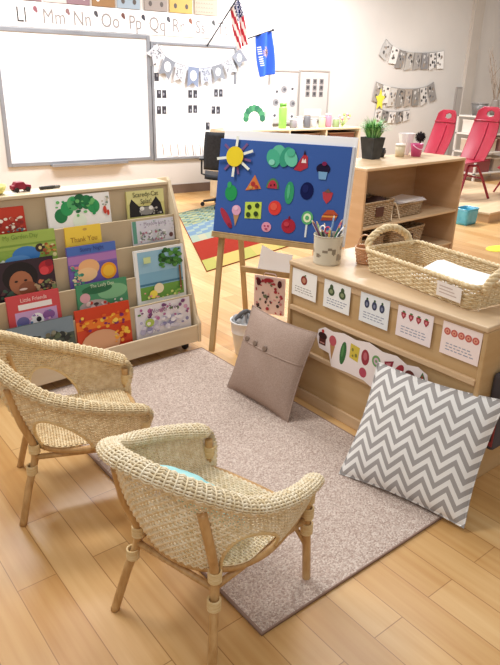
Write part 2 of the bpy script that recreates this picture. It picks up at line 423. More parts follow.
# pennant banner
def banner(name, label, px_pts, n_, size, cols, parent_off=.05, cat='banner', pen=True):
    t = thing(name, label, cat, Matrix.Translation((0, YB-parent_off, 0)) @ WR)
    P = smooth_path([(*wl(px, py, parent_off), 0) for px, py in px_pts], 8)
    m = MB().color('#77736f'); m.tube(P, .004, 5); m.build('string', 'paint', t)
    Q = resample(P, n_*2+1, False); rn = random.Random(len(name))
    for k in range(n_):
        a = Q[2*k]; b = Q[2*k+2]; dx = (b-a)*.46; c0 = (a+b)/2
        m = MB().color(cols[k % len(cols)]); d = Vector((dx.y, -dx.x, 0)).normalized()
        if d.y > 0: d = -d
        h = size*rn.uniform(.9, 1.15); z0 = .002*(k % 2)
        A, B_ = c0-dx, c0+dx
        if pen: pts = [A, A+d*h, (A+B_)/2+d*h*.78, B_+d*h, B_]
        else:
            tl = rn.uniform(-.15, .15); d2 = Vector((d.x+tl, d.y, 0)).normalized(); pts = [A, A+d2*h, B_+d2*h*rn.uniform(.85, 1.1), B_]
        m.prism([(p.x, p.y) for p in pts], z0, z0+.002)
        o = m.build('pennant' if pen else 'photo_tag', 'paint', t)
        m = MB()
        if pen:
            m.color('#f2f2f4' if k % 2 else '#7d8087')
            if k % 2: m.ell((c0+d*h*.42).x, (c0+d*h*.42).y, h*.2, h*.26, z0+.0035, 12)
            else:
                for q in range(22):
                    u, v = rn.uniform(-.8, .8), rn.uniform(.08, .75); p = c0+dx*u+d*h*v; m.ell(p.x, p.y, .008, .008, z0+.0035, 6)
            m.build('print', 'paint', o)
        else:
            for q in range(9):
                u, v = rn.uniform(-.7, .7), rn.uniform(.1, .8); p = c0+dx*u+d*h*v
                m.color(rn.choice(['#5d5a58', '#8f8b88', '#cfccc8', '#3e3c3b', '#a08f80', '#6b6a6e'])); m.ell(p.x, p.y, rn.uniform(.008, .022), rn.uniform(.01, .03), z0+.003+.0004*q, 7)
            m.build('photo', 'paint', o)
    return t
banner('pennant_banner', 'sagging string of grey and white pennants on the narrow whiteboard', [(157, 43), (170, 60), (200, 68), (225, 62), (240, 48)], 8, .2, ['#c3c3c8', '#83868e', '#c9c9ce', '#7f89a0', '#b4b8c6', '#8a8d94'])
banner('photo_banner', 'upper string of grey photo tags on the pale wall', [(386, 39), (394, 47), (408, 52), (427, 53), (444, 51)], 8, .23, ['#bdbab6', '#e3dfda', '#8f8b87', '#b7b2ab', '#a29d98', '#8c8a8b', '#dedad6', '#efece8'], .02, pen=False)
banner('photo_banner', 'lower string of grey photo tags on the pale wall', [(376, 82), (390, 87), (410, 89), (425, 87), (434, 82)], 8, .25, ['#a39c94', '#dfdad3', '#c9c4bc', '#938d86', '#aa9f94', '#8b8782', '#d3cec8', '#97928e'], .02, pen=False)
banner('photo_banner', 'short string of photo tags just above the green potted grass', [(376, 108), (392, 112), (410, 110)], 5, .15, ['#d9d5d0', '#8a8682', '#e5e1dc', '#908b86'], .02, pen=False)
t = thing('yellow_star', 'bright yellow paper cutout on the wall beside the lower photo tags', 'wall decoration', wallM(380, 100, .03))
m = MB().color('#eedd4e'); m.prism([(.1*math.cos(R(90+36*k))*(1 if k % 2 == 0 else .5), .16*math.sin(R(90+36*k))*(1 if k % 2 == 0 else .5)) for k in range(10)], 0, .004); m.build('cutout', 'paint', t)

# bulletin boards
for (xa, ya, xb, yb, lab, seed) in ((270, 71, 295.5, 122, 'left grey bulletin board with scattered animal pictures', 1), (300, 71, 325, 119, 'right grey bulletin board with a block of dark photos', 2)):
    X0, Z1 = wl(xa, ya); X1, Z0 = wl(xb, yb)
    t = thing('bulletin_board', lab, 'bulletin board', Matrix.Translation((X0, YB, Z0)) @ WR, 'grey bulletin boards')
    W_, H_ = X1-X0, Z1-Z0
    m = MB().color('#c5bdb8'); m.box(0, W_, 0, H_, 0, .015); m.build('panel', 'paint', t)
    m = MB().color('#aaa39d'); m.box(-.02, 0, -.02, H_+.02, 0, .025); m.box(W_, W_+.02, -.02, H_+.02, 0, .025); m.box(0, W_, -.02, 0, 0, .025); m.box(0, W_, H_, H_+.02, 0, .025); m.build('frame', 'paint', t)
    rn = random.Random(seed)
    m = MB().color('#f2efec'); m.rect(.3*W_, H_*.88, .8*W_, H_*.97, .0165); m.build('title_card', 'paint', t)
    if seed == 1:
        for q in range(9):
            x_, y_ = W_*(.2+.3*(q % 3)+rn.uniform(-.04, .04)), H_*(.12+.26*(q//3)+rn.uniform(-.03, .03))
            m = MB().color('#8f8d90' if q % 2 else '#e8e6e4'); m.ell(x_, y_, .05, .045, .0166, 10); m.color('#5e5c60'); m.ell(x_+.01, y_, .025, .02, .0172, 8); m.build('picture', 'paint', t)
    else:
        for q in range(9):
            x_, y_ = W_*(.28+.24*(q % 3)), H_*(.54+.13*(q//3)); m = MB().color('#7b7777'); m.box(x_-.035, x_+.035, y_-.04, y_+.03, .015, .017); m.color('#4a484a'); m.ell(x_, y_, .022, .022, .0178, 8); m.build('photo', 'paint', t)
        m = MB().color('#f4f1ee'); m.rect(W_*.2, H_*.08, W_*.8, H_*.22, .0165); m.build('caption_card', 'paint', t)

# flags
def flag(name, label, pole, cloth_pts, stripes):
    t = thing(name, label, 'flag', Matrix.Identity(4))
    a, b = [on_y(px, py, y_) for px, py, y_ in pole]
    m = MB(); m.tube([a, b], .008, 8); m.ball(b, .016); m.build('pole', 'darkplastic', t)
    m = MB()
    A, B_, C_, D = cloth_pts
    def f(u, v):
        p = A.lerp(B_, u).lerp(D.lerp(C_, u), v); return p+Vector((0, .035*math.sin(u*9+v*3), 0))
    m.sm = True; m.grid(f, 26, 39, stripes)
    o = m.build('cloth', 'cloth', t); so = o.modifiers.new('s', 'SOLIDIFY'); so.thickness = .003
    return t
pts = [on_y(236, 0, 6.85), on_y(243, -2, 6.8), on_y(245, 46, 6.85), on_y(233, 47, 6.9)]
p0, p1 = on_y(207, 46, YB-.03), on_y(240, -6, 6.75)
pa, pb = p0.lerp(p1, .72), p0.lerp(p1, .98)
def usf(u, v):
    if v < .42 and u > .35:
        return '#dfe0ea' if (int(u*22)+int(v*34)) % 3 == 0 else '#2b3562'
    return '#b93545' if int((u-.25*v)*9+20) % 2 else '#f4eeee'
flag('national_flag', 'red and white striped flag with starred blue corner on angled pole', [(207, 46, YB-.03), (240, -6, 6.75)], [pa, pb, on_y(247, 44, 6.85), on_y(238, 50, 6.9)], usf)
q0, q1 = on_y(238, 42, YB-.03), on_y(273, 30, 6.8)
qa, qb = q0.lerp(q1, .5), q0.lerp(q1, .98)
def okf(u, v):
    d = math.hypot((u-.55)*1.0, (v-.45)*1.6)
    if d < .13: return '#6d4c3a'
    if d < .24: return '#c9a98a' if (int(u*20)+int(v*30)) % 2 else '#3f62c4'
    if .12 < u < .26 and .25 < v < .75: return '#e8ecf5' if int(v*40) % 2 else '#4a6dcc'
    return '#3f67d0'
flag('state_flag', 'plain blue flag with a small tan emblem hanging from a thin pole', [(238, 42, YB-.03), (273, 30, 6.8)], [qa, qb, on_y(274, 74, 6.82), on_y(260, 77, 6.9)], okf)

# ---------------- low storage unit under the bulletin boards
UX0, UX1, UY0, UY1, UZ = 3.96, 6.1, 6.5, 6.85, .81
t = thing('storage_unit', 'low pale cubby unit under the grey bulletin boards', 'cabinet', Matrix.Identity(4))
m = MB(); m.box(UX0, UX1, UY0, UY1, UZ-.025, UZ); m.build('top', 'maple', t, .004)
for x_ in (UX0, 4.9, 5.5, UX1-.02):
    m = MB(); m.box(x_, x_+.02, UY0, UY1, 0, UZ-.025); m.build('side_panel', 'maple', t)
m = MB(); m.box(UX0+.02, UX1-.02, UY1-.01, UY1, 0, UZ-.025); m.build('back_panel', 'maple_in', t)
for z_ in (.05, .54):
    for xa, xb in ((UX0+.02, 4.9), (4.92, 5.5), (5.52, UX1-.02)):
        m = MB(); m.box(xa, xb, UY0+.01, UY1-.01, z_, z_+.02); m.build('shelf', 'maple', t)
rn = random.Random(3)
for k, (xa, xb, cc) in enumerate(((4.97, 5.42, '#6f4a3c'), (5.58, 6.02, '#7a4f3a'))):
    t = thing('storage_basket', ('left' if k == 0 else 'right')+' dark brown basket in the low cubby unit', 'basket', at(xa, 6.53, .5605), 'brown baskets in the cubbies')
    m = MB().color(cc); m.box(0, xb-xa, 0, .27, 0, .012); m.box(0, xb-xa, 0, .012, 0, .18); m.box(0, xb-xa, .258, .27, 0, .18); m.box(0, .012, 0, .27, 0, .18); m.box(xb-xa-.012, xb-xa, 0, .27, 0, .18); m.build('tub', 'paint', t, .003)
    m = MB().color('#a98568'); m.tube([(0, 0, .18), (xb-xa, 0, .18), (xb-xa, .27, .18), (0, .27, .18)], .009, 6, closed=True); m.build('rim', 'paint', t)
# caterpillar picture on a white board standing on the unit -> plain green arch of ellipses
PB = on_y(247, 130, 6.62)
t = thing('picture_poster', 'big white poster with a green arch painted low, standing on the cubby unit', 'poster', frame((3.98, 6.62, UZ+.002), (1, 0, 0), (0, .06, 1)))
m = MB().color('#fbfaf7'); m.box(0.04, .74, 0, .50, -.01, 0); m.build('board', 'paint', t, .002)
m = MB()
for k in range(9):
    a = PI*(1-k/8); m.color(['#3f7f5c', '#4e9168', '#356f56'][k % 3]); m.ell(.47+.12*math.cos(a), .12+.12*math.sin(a), .042, .04, .001+.0004*k, 12)
m.color('#9db5a4'); m.ell(.63, .17, .02, .05, .001, 10); m.build('painted_arch', 'paint', t)
# clutter on the unit
def jar(x, y, z, r, h, col, lid, label, nm='jar', group=None, cat='jar'):
    t = thing(nm, label, cat, at(x, y, z), group)
    m = MB().color(col); m.lathe([(r*.95, 0), (r, h*.1), (r, h*.8), (r*.8, h*.88)], 14); m.build('body', 'plastic', t)
    m = MB().color(lid); m.lathe([(r*.86, h*.88), (r*.86, h)], 14); m.build('lid', 'plastic', t)
    return t
jar(4.86, 6.6, UZ, .05, .3, '#8fce5a', '#6fb045', 'tall lime green bottle beside the big white poster', 'bottle', cat='bottle')
cl = [(5.03, '#8d8688', 'dark grey'), (5.14, '#e3dedb', 'white'), (5.25, '#6b6a6e', 'charcoal'), (5.37, '#c4beb8', 'pale grey'), (5.5, '#b7c59a', 'sage green'), (5.62, '#c5879a', 'dusty pink'), (5.74, '#8e9f6c', 'olive green')]
for k, (x_, cc, nm) in enumerate(cl):
    jar(x_, 6.6+.02*(k % 2), UZ, .045, .11+.03*(k % 3), cc, '#d8d3cd', nm+' little canister in the row on the cubby unit', 'canister', 'canisters on the cubby unit', 'canister')
t = thing('flower_bunch', 'small bunch of pink and green paper flowers on the cubby unit', 'flowers', at(5.87, 6.62, UZ))
m = MB().color('#b9d07d')
rn = random.Random(9)
for k in range(9): m.tube([(0, 0, 0), (rn.uniform(-.1, .1), rn.uniform(-.05, .05), rn.uniform(.08, .16))], .004, 4)
m.build('stems', 'paint', t)
for k in range(7):
    m = MB().color(rn.choice(['#e49aa8', '#e7b7bf', '#b5d374'])); m.ball((rn.uniform(-.1, .1), rn.uniform(-.05, .05), rn.uniform(.1, .17)), .02, seg=8, rg=5); m.build('blossom', 'paint', t)

# ---------------- office chair
t = thing('office_chair', 'black swivel office chair behind the blue felt board', 'chair', at(3.74, 6.2, 0, 60) @ Matrix.Scale(.8, 4))
m = MB(); m.tube([(0, 0, .1), (0, 0, .42)], .03, 10); m.build('column', 'darkplastic', t)
for k in range(5):
    a = 2*PI*k/5+.3
    m = MB(); m.tube([(0, 0, .11), (.27*math.cos(a), .27*math.sin(a), .07)], [.025, .016], 8); o = m.build('base_arm', 'darkplastic', t)
    m = MB(); m.T = Matrix.Translation((.28*math.cos(a), .28*math.sin(a), .03)) @ Matrix.Rotation(a, 4, 'Z') @ Matrix.Rotation(PI/2, 4, 'X'); m.lathe([(.028, -.018), (.03, -.012), (.03, .012), (.028, .018)], 12); m.build('caster', 'darkplastic', o)
m = MB(); m.sm = True; m.grid(lambda u, v: (.25*(2*u-1)*(1-.1*v), .24*(2*v-1), .46+.02*(2*v-1)**2), 8, 8); o = m.build('seat', 'black', t); so = o.modifiers.new('s', 'SOLIDIFY'); so.thickness = .06
m = MB(); m.sm = True; m.grid(lambda u, v: (-.25-.06*v+.09*(2*u-1)**2, .235*(2*u-1)*(1-.12*v**3), .55+.5*v), 10, 10); o = m.build('backrest', 'black', t); so = o.modifiers.new('s', 'SOLIDIFY'); so.thickness = .045
m = MB(); m.tube(smooth_path([(-.1, 0, .43), (-.27, 0, .45), (-.33, 0, .6), (-.33, 0, .8)], 5), .02, 8); m.build('back_support', 'darkplastic', t)
for sgn in (1, -1):
    m = MB(); m.tube([(0, .2*sgn, .43), (0, .29*sgn, .46), (0, .29*sgn, .66)], .015, 8); m.box(-.13, .12, .29*sgn-.03, .29*sgn+.03, .66, .685); m.build('armrest', 'darkplastic', t, .008)

# ---------------- play rug in the back
pr = [on_z(178, 214), on_z(243, 199), on_z(300, 243), on_z(207, 272)]
t = thing('alphabet_play_rug', 'colourful thin play rug with blue, green, red and yellow patches behind the easel', 'rug', Matrix.Identity(4))
def prf(u, v): return pr[0].lerp(pr[1], u).lerp(pr[3].lerp(pr[2], u), v)
m = MB()
def prc(u, v):
    if v < .3: return ['#55655a', '#7f876c', '#647a78', '#8f8f6a'][(int(u*19)*5+int(v*41)*3+int(u*7)) % 4]
    if v < .5: return '#657a8c' if (int(u*13)+int(v*31)) % 3 else '#84928a'
    if v < .6: return '#9a9780' if int(u*12) % 2 else '#8a9484'
    if v < .86: return '#8a2c20'
    return '#b39d5c' if int(u*8) % 3 else '#9f9a54'
m.grid(lambda u, v: prf(u, v)+Vector((0, 0, .005)), 60, 60, prc); o = m.build('pile', 'felt', t); so = o.modifiers.new('s', 'SOLIDIFY'); so.thickness = .005; so.offset = -1
m = MB().color('#8a4a36'); m.tube([prf(0, 0)+Vector((0, 0, .004)), prf(1, 0)+Vector((0, 0, .004)), prf(1, 1)+Vector((0, 0, .004)), prf(0, 1)+Vector((0, 0, .004))], .006, 5, closed=True); m.build('binding', 'felt', t)
# ================================================================== READING CORNER
# ---------------- area rug
RO = Vector((.737, .996, 0)); ra = R(5)
t = thing('area_rug', 'large mauve beige speckled loop pile rug under both wicker chairs', 'rug', Matrix.Translation(RO) @ Matrix.Rotation(ra, 4, 'Z'))
m = MB(); m.box(.004, .946, .004, 1.676, .0005, .010); m.build('pile', 'rug', t, .003)
m = MB().color('#9c8173'); m.tube([(.003, .003, .006), (.947, .003, .006), (.947, 1.677, .006), (.003, 1.677, .006)], .0058, 8, closed=True); m.build('bound_edge', 'felt', t)

# ---------------- book display
BO = Vector((.476, 2.644, 0)); BA = 6; BW = 1.05
BM = Matrix.Translation(BO) @ Matrix.Rotation(R(BA), 4, 'Z')
shelf = thing('book_display', 'pale maple five tier sloping book display filled with picture books', 'bookcase', BM)
LZ = [.15, .31, .445, .59, .715]; LD = [.054*k for k in range(5)]
side = [(-.012, .05), (.40, .05), (.40, .80), (.372, .885), (.285, .90), (.262, .885), (.19, .72), (.02, .20), (-.012, .16)]
for x_ in (0, BW):
    m = MB(); m.prism(side, x_-.009, x_+.009, 'x'); m.build('side_panel', 'maple', shelf, .003)
m = MB(); m.box(.009, BW-.009, -.006, .006, .055, LZ[0]); m.build('front_lip', 'maple', shelf, .003)
for k in range(1, 5):
    m = MB(); m.box(.009, BW-.009, LD[k]-.005, LD[k]+.005, LZ[k-1]-.11, LZ[k]); m.build('tier_panel', 'maple_in', shelf, .002)
for k in range(5):
    zz = LZ[k]-.11 if k else .055
    m = MB(); m.box(.009, BW-.009, LD[k]+.0055, LD[k]+(.0485 if k < 4 else .05), zz-.006, zz+.004); m.build('pocket_floor', 'maple_in', shelf)
m = MB(); m.box(.009, BW-.009, .27, .28, LZ[4]-.11, .86); m.build('back_panel', 'maple_in', shelf)
m = MB(); m.box(.009, BW-.009, .262, .395, .862, .88); m.build('top_board', 'maple', shelf, .004)
m = MB(); m.box(.009, BW-.009, .385, .395, .06, .86); m.build('rear_panel', 'maple_in', shelf)
for x_, y_ in ((.06, .05), (BW-.06, .05), (.06, .35), (BW-.06, .35)):
    m = MB(); m.T = Matrix.Translation((x_, y_, .025)) @ Matrix.Rotation(PI/2, 4, 'Y'); m.lathe([(.02, -.012), (.024, -.008), (.024, .008), (.02, .012)], 14)
    m.T = None; m.box(x_-.016, x_+.016, y_-.012, y_+.012, .03, .054); m.build('caster', 'darkplastic', shelf)
lm = BM @ Matrix.Translation((.5, -.0065, .105)) @ Matrix.Rotation(PI/2, 4, 'X')
m = MB().color('#3b342c')
for q, (a, b) in enumerate(((-.04, -.012), (-.008, .01), (.013, .04))): m.rect(a, -.008, b, .012, .0006)
m.rect(-.04, -.016, .04, -.012, .0006)
m.build('maker_mark', 'paint', shelf, mw=lm)

def book(k, x0, x1, top, label, bg, art, title=None, tcol='#222', tsz=.03, ty=None, lift=0, bottom=None, seed=0, name='picture_book'):
    zb = LZ[k]-.11+.004 if k else .06
    lean = R(6); y0 = LD[k]+.021; hh = (top-zb)/math.cos(lean)
    vis = (LZ[k]-zb)            # part hidden behind the lip
    fm = BM @ Matrix.Translation((x0, y0, zb+lift+.0015)) @ Matrix.Rotation(PI/2-lean, 4, 'X')
    t = thing(name, label, 'book', fm, 'picture books on the display')
    W_ = x1-x0; th = .010
    m = MB().color(bg); m.box(0, W_, 0, hh, -.0012, 0); m.box(0, W_, 0, hh, -th, -th+.0012); m.box(-.001, .0012, 0, hh, -th, 0); m.build('cover', 'gloss', t)
    m = MB().color('#f4f1ea'); m.box(.0014, W_-.003, .003, hh-.003, -th+.0013, -.0013); m.build('page_block', 'paint', t)
    m = MB(); vh = hh-vis
    class A: pass
    cnt = [0]
    def zz(): cnt[0] += 1; return .0004+.00012*cnt[0]
    rn = random.Random(seed or int(x0*1000)+k)
    X = lambda u: W_*u
    Y = lambda v: vis+vh*v
    for a in art:
        kd = a[0]; m.color(a[1] or '#ffffff')
        if kd == 'r': m.rect(X(a[2]), Y(a[3]), X(a[4]), Y(a[5]), zz())
        elif kd == 'e': m.ell(X(a[2]), Y(a[3]), a[4]*W_, a[5]*vh, zz(), 18)
        elif kd == 'p': m.flat([(X(u), Y(v)) for u, v in a[2]], zz())
        elif kd == 's':   # scatter: ('s', [colors], n, u0,v0,u1,v1, size)
            for q in range(a[2]):
                m.color(rn.choice(a[8])); sz = a[7]*rn.uniform(.5, 1.2)
                u = rn.uniform(a[3]+sz, a[5]-sz); v = rn.uniform(a[4], a[6]); r_ = sz*W_
                v = min(max(v, (r_+.002)/vh), 1-(r_+.002)/vh)
                m.ell(X(u), Y(v), r_, r_*rn.uniform(.5, 1), zz(), 8)
    m.build('cover_picture', 'gloss', t)
    if title:
        for i, ln in enumerate(title.split('|')):
            text_mesh(ln, tsz, 'cover_title', t, tcol, x=W_/2, y=Y(ty or .85)-i*tsz*1.05, z=.0004+.00012*(cnt[0]+2), depth=.0001, mat='gloss', sx=.9)
    return t
G = ['#1f7a45', '#2f9a58', '#57b06a', '#176038']
book(4, .02, .262, .83, 'red book with white speckles, leftmost on the top tier', '#b5301f', [('r', '#c03a22', 0, .6, 1, 1), ('s', 0, 70, .02, .02, .98, .6, .04, ['#e8d9c4', '#b94a35', '#4e7a88', '#f0e6d8', '#8c2a20'])], seed=1)
book(4, .37, .695, .855, 'white book with a big green arch shape, on the top tier', '#f6f3ee',
     [('e', G[k % 4], .2+.105*k+.0, .28+.5*math.sin(PI*(k+.3)/6.6), .1, .24) for k in range(6)]+[('e', '#e9f3e0', .48, .12, .11, .28), ('s', 0, 26, .12, .3, .8, .9, .035, ['#2f9a58', '#6cbb6b', '#1f6d42']), ('e', '#c8412f', .9, .4, .03, .14), ('e', '#c8412f', .95, .3, .022, .1), ('s', 0, 10, .84, .5, 1, .9, .02, ['#8b9a8c', '#c0b49a'])])
book(4, .79, 1.01, .845, 'pale green book titled Scaredy-Cat with black cat ears, top tier right', '#cfc980',
     [('r', '#d9d38f', 0, .5, 1, 1), ('p', '#1c1a1c', [(.04, 0), (.06, .5), (.12, .7), (.3, .4), (.6, .38), (.78, .72), (.9, .45), (.96, 0)]), ('e', '#8e8b86', .5, .2, .2, .16), ('e', '#efece2', .38, .3, .06, .08), ('e', '#efece2', .62, .3, .06, .08), ('s', 0, 14, .3, .02, .95, .3, .03, ['#6b6862', '#b9b5aa'])], 'Scaredy-Cat|Splat!', '#3a3420', .034, .84)
book(3, .05, .375, .722, 'wide green book with blue shape and dark dots, left on the second tier', '#8fae4a',
     [('r', '#a3bb57', 0, .45, 1, 1), ('r', '#7f9c40', 0, .55, 1, .62), ('e', '#3f7cc0', .55, .22, .2, .3), ('e', '#5c93cf', .42, .08, .18, .16), ('e', '#3a2c26', .76, .4, .07, .15), ('e', '#e6d48a', .76, .4, .025, .06), ('s', 0, 20, .75, .1, 1, .5, .03, ['#c9a24a', '#d9cf94', '#a5562f']), ('s', 0, 10, 0, 0, .3, .2, .03, ['#5c7f9c', '#e0e6d8'])], 'My Garden Day', '#6f8a38', .028, .86)
book(3, .425, .61, .716, 'small bright yellow book, middle of the second tier', '#f0c83a', [('r', '#f4d04a', 0, .3, 1, 1), ('e', '#caa04a', .55, .86, .06, .05), ('s', 0, 8, .5, .02, 1, .18, .04, ['#8c4a2a', '#e9c05a'])], 'Thank You', '#a8742a', .035, .5)
book(3, .785, 1.032, .702, 'pale lilac book with speckled pattern and green spine, right on the second tier', '#cfd0d6',
     [('r', '#5f9a86', 0, 0, .09, 1), ('r', '#dcdbe3', .09, 0, 1, 1), ('s', 0, 90, .12, .02, .8, .5, .025, ['#8f8b96', '#aeb6a4', '#b0758a', '#6c7f74', '#f2f2f4']), ('s', 0, 30, .12, .5, 1, .98, .02, ['#b3a9be', '#c9c6cf', '#97b0a0']), ('e', '#5b3a3a', .88, .22, .05, .11)], 'Meadow Land', '#8a7c93', .026, .84)
book(2, .065, .335, .608, 'dark book with a smiling child and red flower, left on the middle tier', '#2e2230',
     [('r', '#36252e', 0, 0, 1, 1), ('e', '#1b1315', .4, .55, .3, .42), ('e', '#a86a4a', .4, .38, .2, .34), ('e', '#8a5036', .5, .2, .16, .2), ('e', '#1b1315', .32, .44, .03, .03), ('e', '#1b1315', .48, .44, .03, .03), ('e', '#e9cfc0', .42, .2, .07, .03), ('e', '#b3252f', .86, .7, .13, .2), ('e', '#d8434a', .82, .62, .08, .12), ('e', '#8f1c2c', .92, .82, .07, .1), ('s', 0, 30, .6, .02, 1, .4, .035, ['#7c8a5a', '#b59a74', '#5d4a3a', '#c97a5a']), ('s', 0, 12, .02, .02, .3, .25, .04, ['#5a3a3f', '#3f5a4a'])])
book(2, .405, .66, .632, 'purple and blue book with orange sun and pale round face, middle tier', '#6f5aa8',
     [('r', '#7d66b5', 0, .5, 1, 1), ('r', '#b07ab6', 0, .55, 1, .75), ('r', '#4c6fb8', 0, .78, 1, 1), ('e', '#f0b67e', .4, .42, .22, .22), ('e', '#f4c894', .34, .25, .22, .18), ('e', '#f2a22a', .8, .26, .17, .22), ('e', '#f7c23c', .8, .26, .12, .15), ('s', 0, 24, .02, .02, .3, .5, .04, ['#3f8a74', '#57a78e', '#d97f8c', '#f0d9b0'])], 'Sunny Night', '#39407c', .028, .9)
book(1, .735, 1.03, .575, 'large pale blue book with a white border, tree and grass, second tier from the bottom', '#f2f4f2',
     [('r', '#7fb4cf', .06, .02, .95, .96), ('r', '#96c3da', .06, .55, .95, .96), ('r', '#6aa14a', .06, .02, .95, .28), ('r', '#3f7a9a', .06, .3, .95, .34), ('s', 0, 60, .45, .62, .97, .95, .05, ['#2f6a34', '#3f8440', '#1f4f2a', '#5a9a4c']), ('r', '#cfe0a0', .16, .74, .3, .86), ('e', '#f0e3c0', .42, .22, .1, .1), ('e', '#f3e05a', .3, .12, .08, .08), ('r', '#7a5a3a', .86, .1, .9, .6), ('s', 0, 20, .1, .03, .9, .2, .025, ['#8fc05a', '#d9e48a', '#e59aa0'])])
book(1, .08, .325, .465, 'red framed book with a pink and purple picture, left on the fourth tier', '#c8434a',
     [('r', '#cf4c50', 0, 0, 1, 1), ('r', '#f2ece8', .2, .56, .84, .72), ('r', '#c9a0cc', .12, 0, .92, .5), ('e', '#6d6aa0', .25, .2, .12, .16), ('e', '#f2f0f0', .52, .2, .13, .2), ('e', '#2a2830', .55, .2, .05, .08), ('e', '#8c5a9a', .75, .28, .12, .14), ('s', 0, 16, .12, .02, .9, .46, .03, ['#b07fc0', '#5f7fa8', '#e6b3d0'])], 'Little Friends', '#f4d9d0', .026, .84)
book(1, .41, .68, .458, 'green book with big leaves and grey face, fourth tier centre', '#3c7f5c',
     [('r', '#4a9168', 0, 0, 1, 1), ('e', '#7fb98a', .7, .62, .3, .25), ('e', '#2c6b48', .4, .78, .3, .15), ('e', '#b8aca6', .3, .25, .28, .2), ('e', '#4a3b3b', .35, .3, .05, .05), ('e', '#d9a6ae', .15, .55, .1, .16), ('s', 0, 24, .02, .02, .98, .4, .04, ['#c94a3a', '#e8d0c8', '#7c6a66', '#efe3df'])], 'The Leafy Den', '#d6e6c4', .024, .9)
book(0, .05, .36, .338, 'wide dark grey green landscape book, left on the bottom tier', '#4f5a50',
     [('r', '#7f8f9a', 0, .6, 1, 1), ('s', 0, 70, .02, .02, .98, .7, .05, ['#3a4138', '#5d6a50', '#73705a', '#2e332f', '#8a8a78'])])
book(0, .372, .66, .352, 'orange red book with tan hill shape and dots, centre of the bottom tier', '#c8391f',
     [('r', '#d04524', 0, 0, 1, 1), ('r', '#e87a2a', 0, .5, 1, .72), ('s', 0, 40, .02, .45, .98, .8, .04, ['#f2b23a', '#f6cf5a', '#e0642a', '#7c2a6a', '#b5301f']), ('e', '#dba47c', .4, .1, .36, .34), ('s', 0, 16, .6, .05, .98, .4, .04, ['#f0a03a', '#a82418', '#f2c84a'])])
book(0, .69, 1.02, .302, 'white book with purple and green swirls, right on the bottom tier', '#e3dfe6',
     [('r', '#e9e5ea', 0, 0, 1, 1), ('s', 0, 40, .02, .45, .98, .95, .04, ['#b56a9a', '#7a4a7c', '#d9a6c6', '#5c8a4a', '#f4f0f4']), ('s', 0, 50, .02, .02, .98, .5, .05, ['#b6b2cc', '#d4d2e2', '#8f8fb6', '#efeef4']), ('e', '#a8c05a', .22, .42, .08, .14), ('e', '#f2f0e2', .2, .4, .035, .06)], 'Wonder Tree', '#6a3f6a', .034, .78)
# things lying on top of the display
def topM(x, y, rz=0): return BM @ Matrix.Translation((x, y, .8805)) @ Matrix.Rotation(R(rz), 4, 'Z')
t = thing('toy_car', 'small dark red toy car on top of the book display', 'toy car', topM(.29, .345, 4))
m = MB(); m.col = srgb('#8f2238'); m.prism([(-.045, .012), (.045, .012), (.045, .03), (.02, .034), (.012, .046), (-.025, .046), (-.034, .032), (-.045, .03)], -.018, .018, 'y'); m.build('body', 'plastic', t, .003)
for sx in (-.027, .027):
    for sy in (-.019, .019):
        m = MB().color('#2a2020'); m.T = Matrix.Translation((sx, sy, .0115)) @ Matrix.Rotation(PI/2, 4, 'X'); m.lathe([(.011, -.004), (.011, .004)], 12); m.build('wheel', 'plastic', t)
t = thing('marker_pen', 'black marker lying on top of the book display', 'marker', topM(.38, .345, 3))
m = MB().color('#35332f'); m.T = Matrix.Translation((0, 0, .008)) @ Matrix.Rotation(PI/2, 4, 'Y'); m.lathe([(.007, 0), (.008, .004), (.008, .07), (.006, .072)], 10); m.build('barrel', 'plastic', t)
m = MB().color('#6a665e'); m.T = Matrix.Translation((0, 0, .008)) @ Matrix.Rotation(PI/2, 4, 'Y'); m.lathe([(.0075, .073), (.0075, .1), (.005, .104)], 10); m.build('cap', 'plastic', t)
t = thing('yellow_bowl', 'small pale yellow bowl at the left end of the display top', 'bowl', topM(.165, .335))
m = MB().color('#ece486'); m.lathe([(.03, 0), (.045, .012), (.056, .04), (.053, .04), (.042, .016), (.01, .008)], 20); m.build('bowl', 'plastic', t)
t = thing('paper_slip', 'small flat white paper on top of the display beside the yellow bowl', 'paper', topM(.225, .33, 8))
m = MB().color('#fbfaf6'); m.box(-.03, .03, -.03, .03, 0, .0012); m.build('sheet', 'paint', t)

# ---------------- foreground cabinet
a = R(5.2); CO = Vector((1.641, 2.129, 0)); CX = Vector((math.sin(a), -math.cos(a), 0)); CN = Vector((math.cos(a), math.sin(a), 0)); UPZ = Vector((0, 0, 1))
CM = frame(CO, CX, CN)
CL, CDp, CH = .99, .43, .65
cab = thing('shelf_cabinet', 'low birch shelf unit seen from behind with number cards on its back', 'cabinet', CM)
for x_ in (0, CL-.018):
    m = MB(); m.box(x_, x_+.018, 0, CDp, 0, CH-.02); m.build('end_panel', 'birch', cab, .003)
m = MB(); m.box(0, CL, -.006, CDp, CH-.02, CH); m.build('top_board', 'birch_h', cab, .005)
m = MB(); m.box(.018, CL-.018, .012, .024, .03, CH-.02); m.build('back_panel', 'birch', cab)
for z0, z1, yy in ((.595, .63, .006), (.425, .447, -.004), (.236, .256, -.004), (.0, .052, .0)):
    m = MB(); m.box(.018, CL-.018, yy, .012, z0, z1); m.build('rail', 'birch_edge', cab, .003)
for z_ in (.03, .235, .425):
    m = MB(); m.box(.018, CL-.018, .024, CDp-.005, z_, z_+.018); m.build('shelf', 'birch', cab)
CF0 = frame(CO, CX, UPZ)            # x right along back, y up, z out of the cabinet
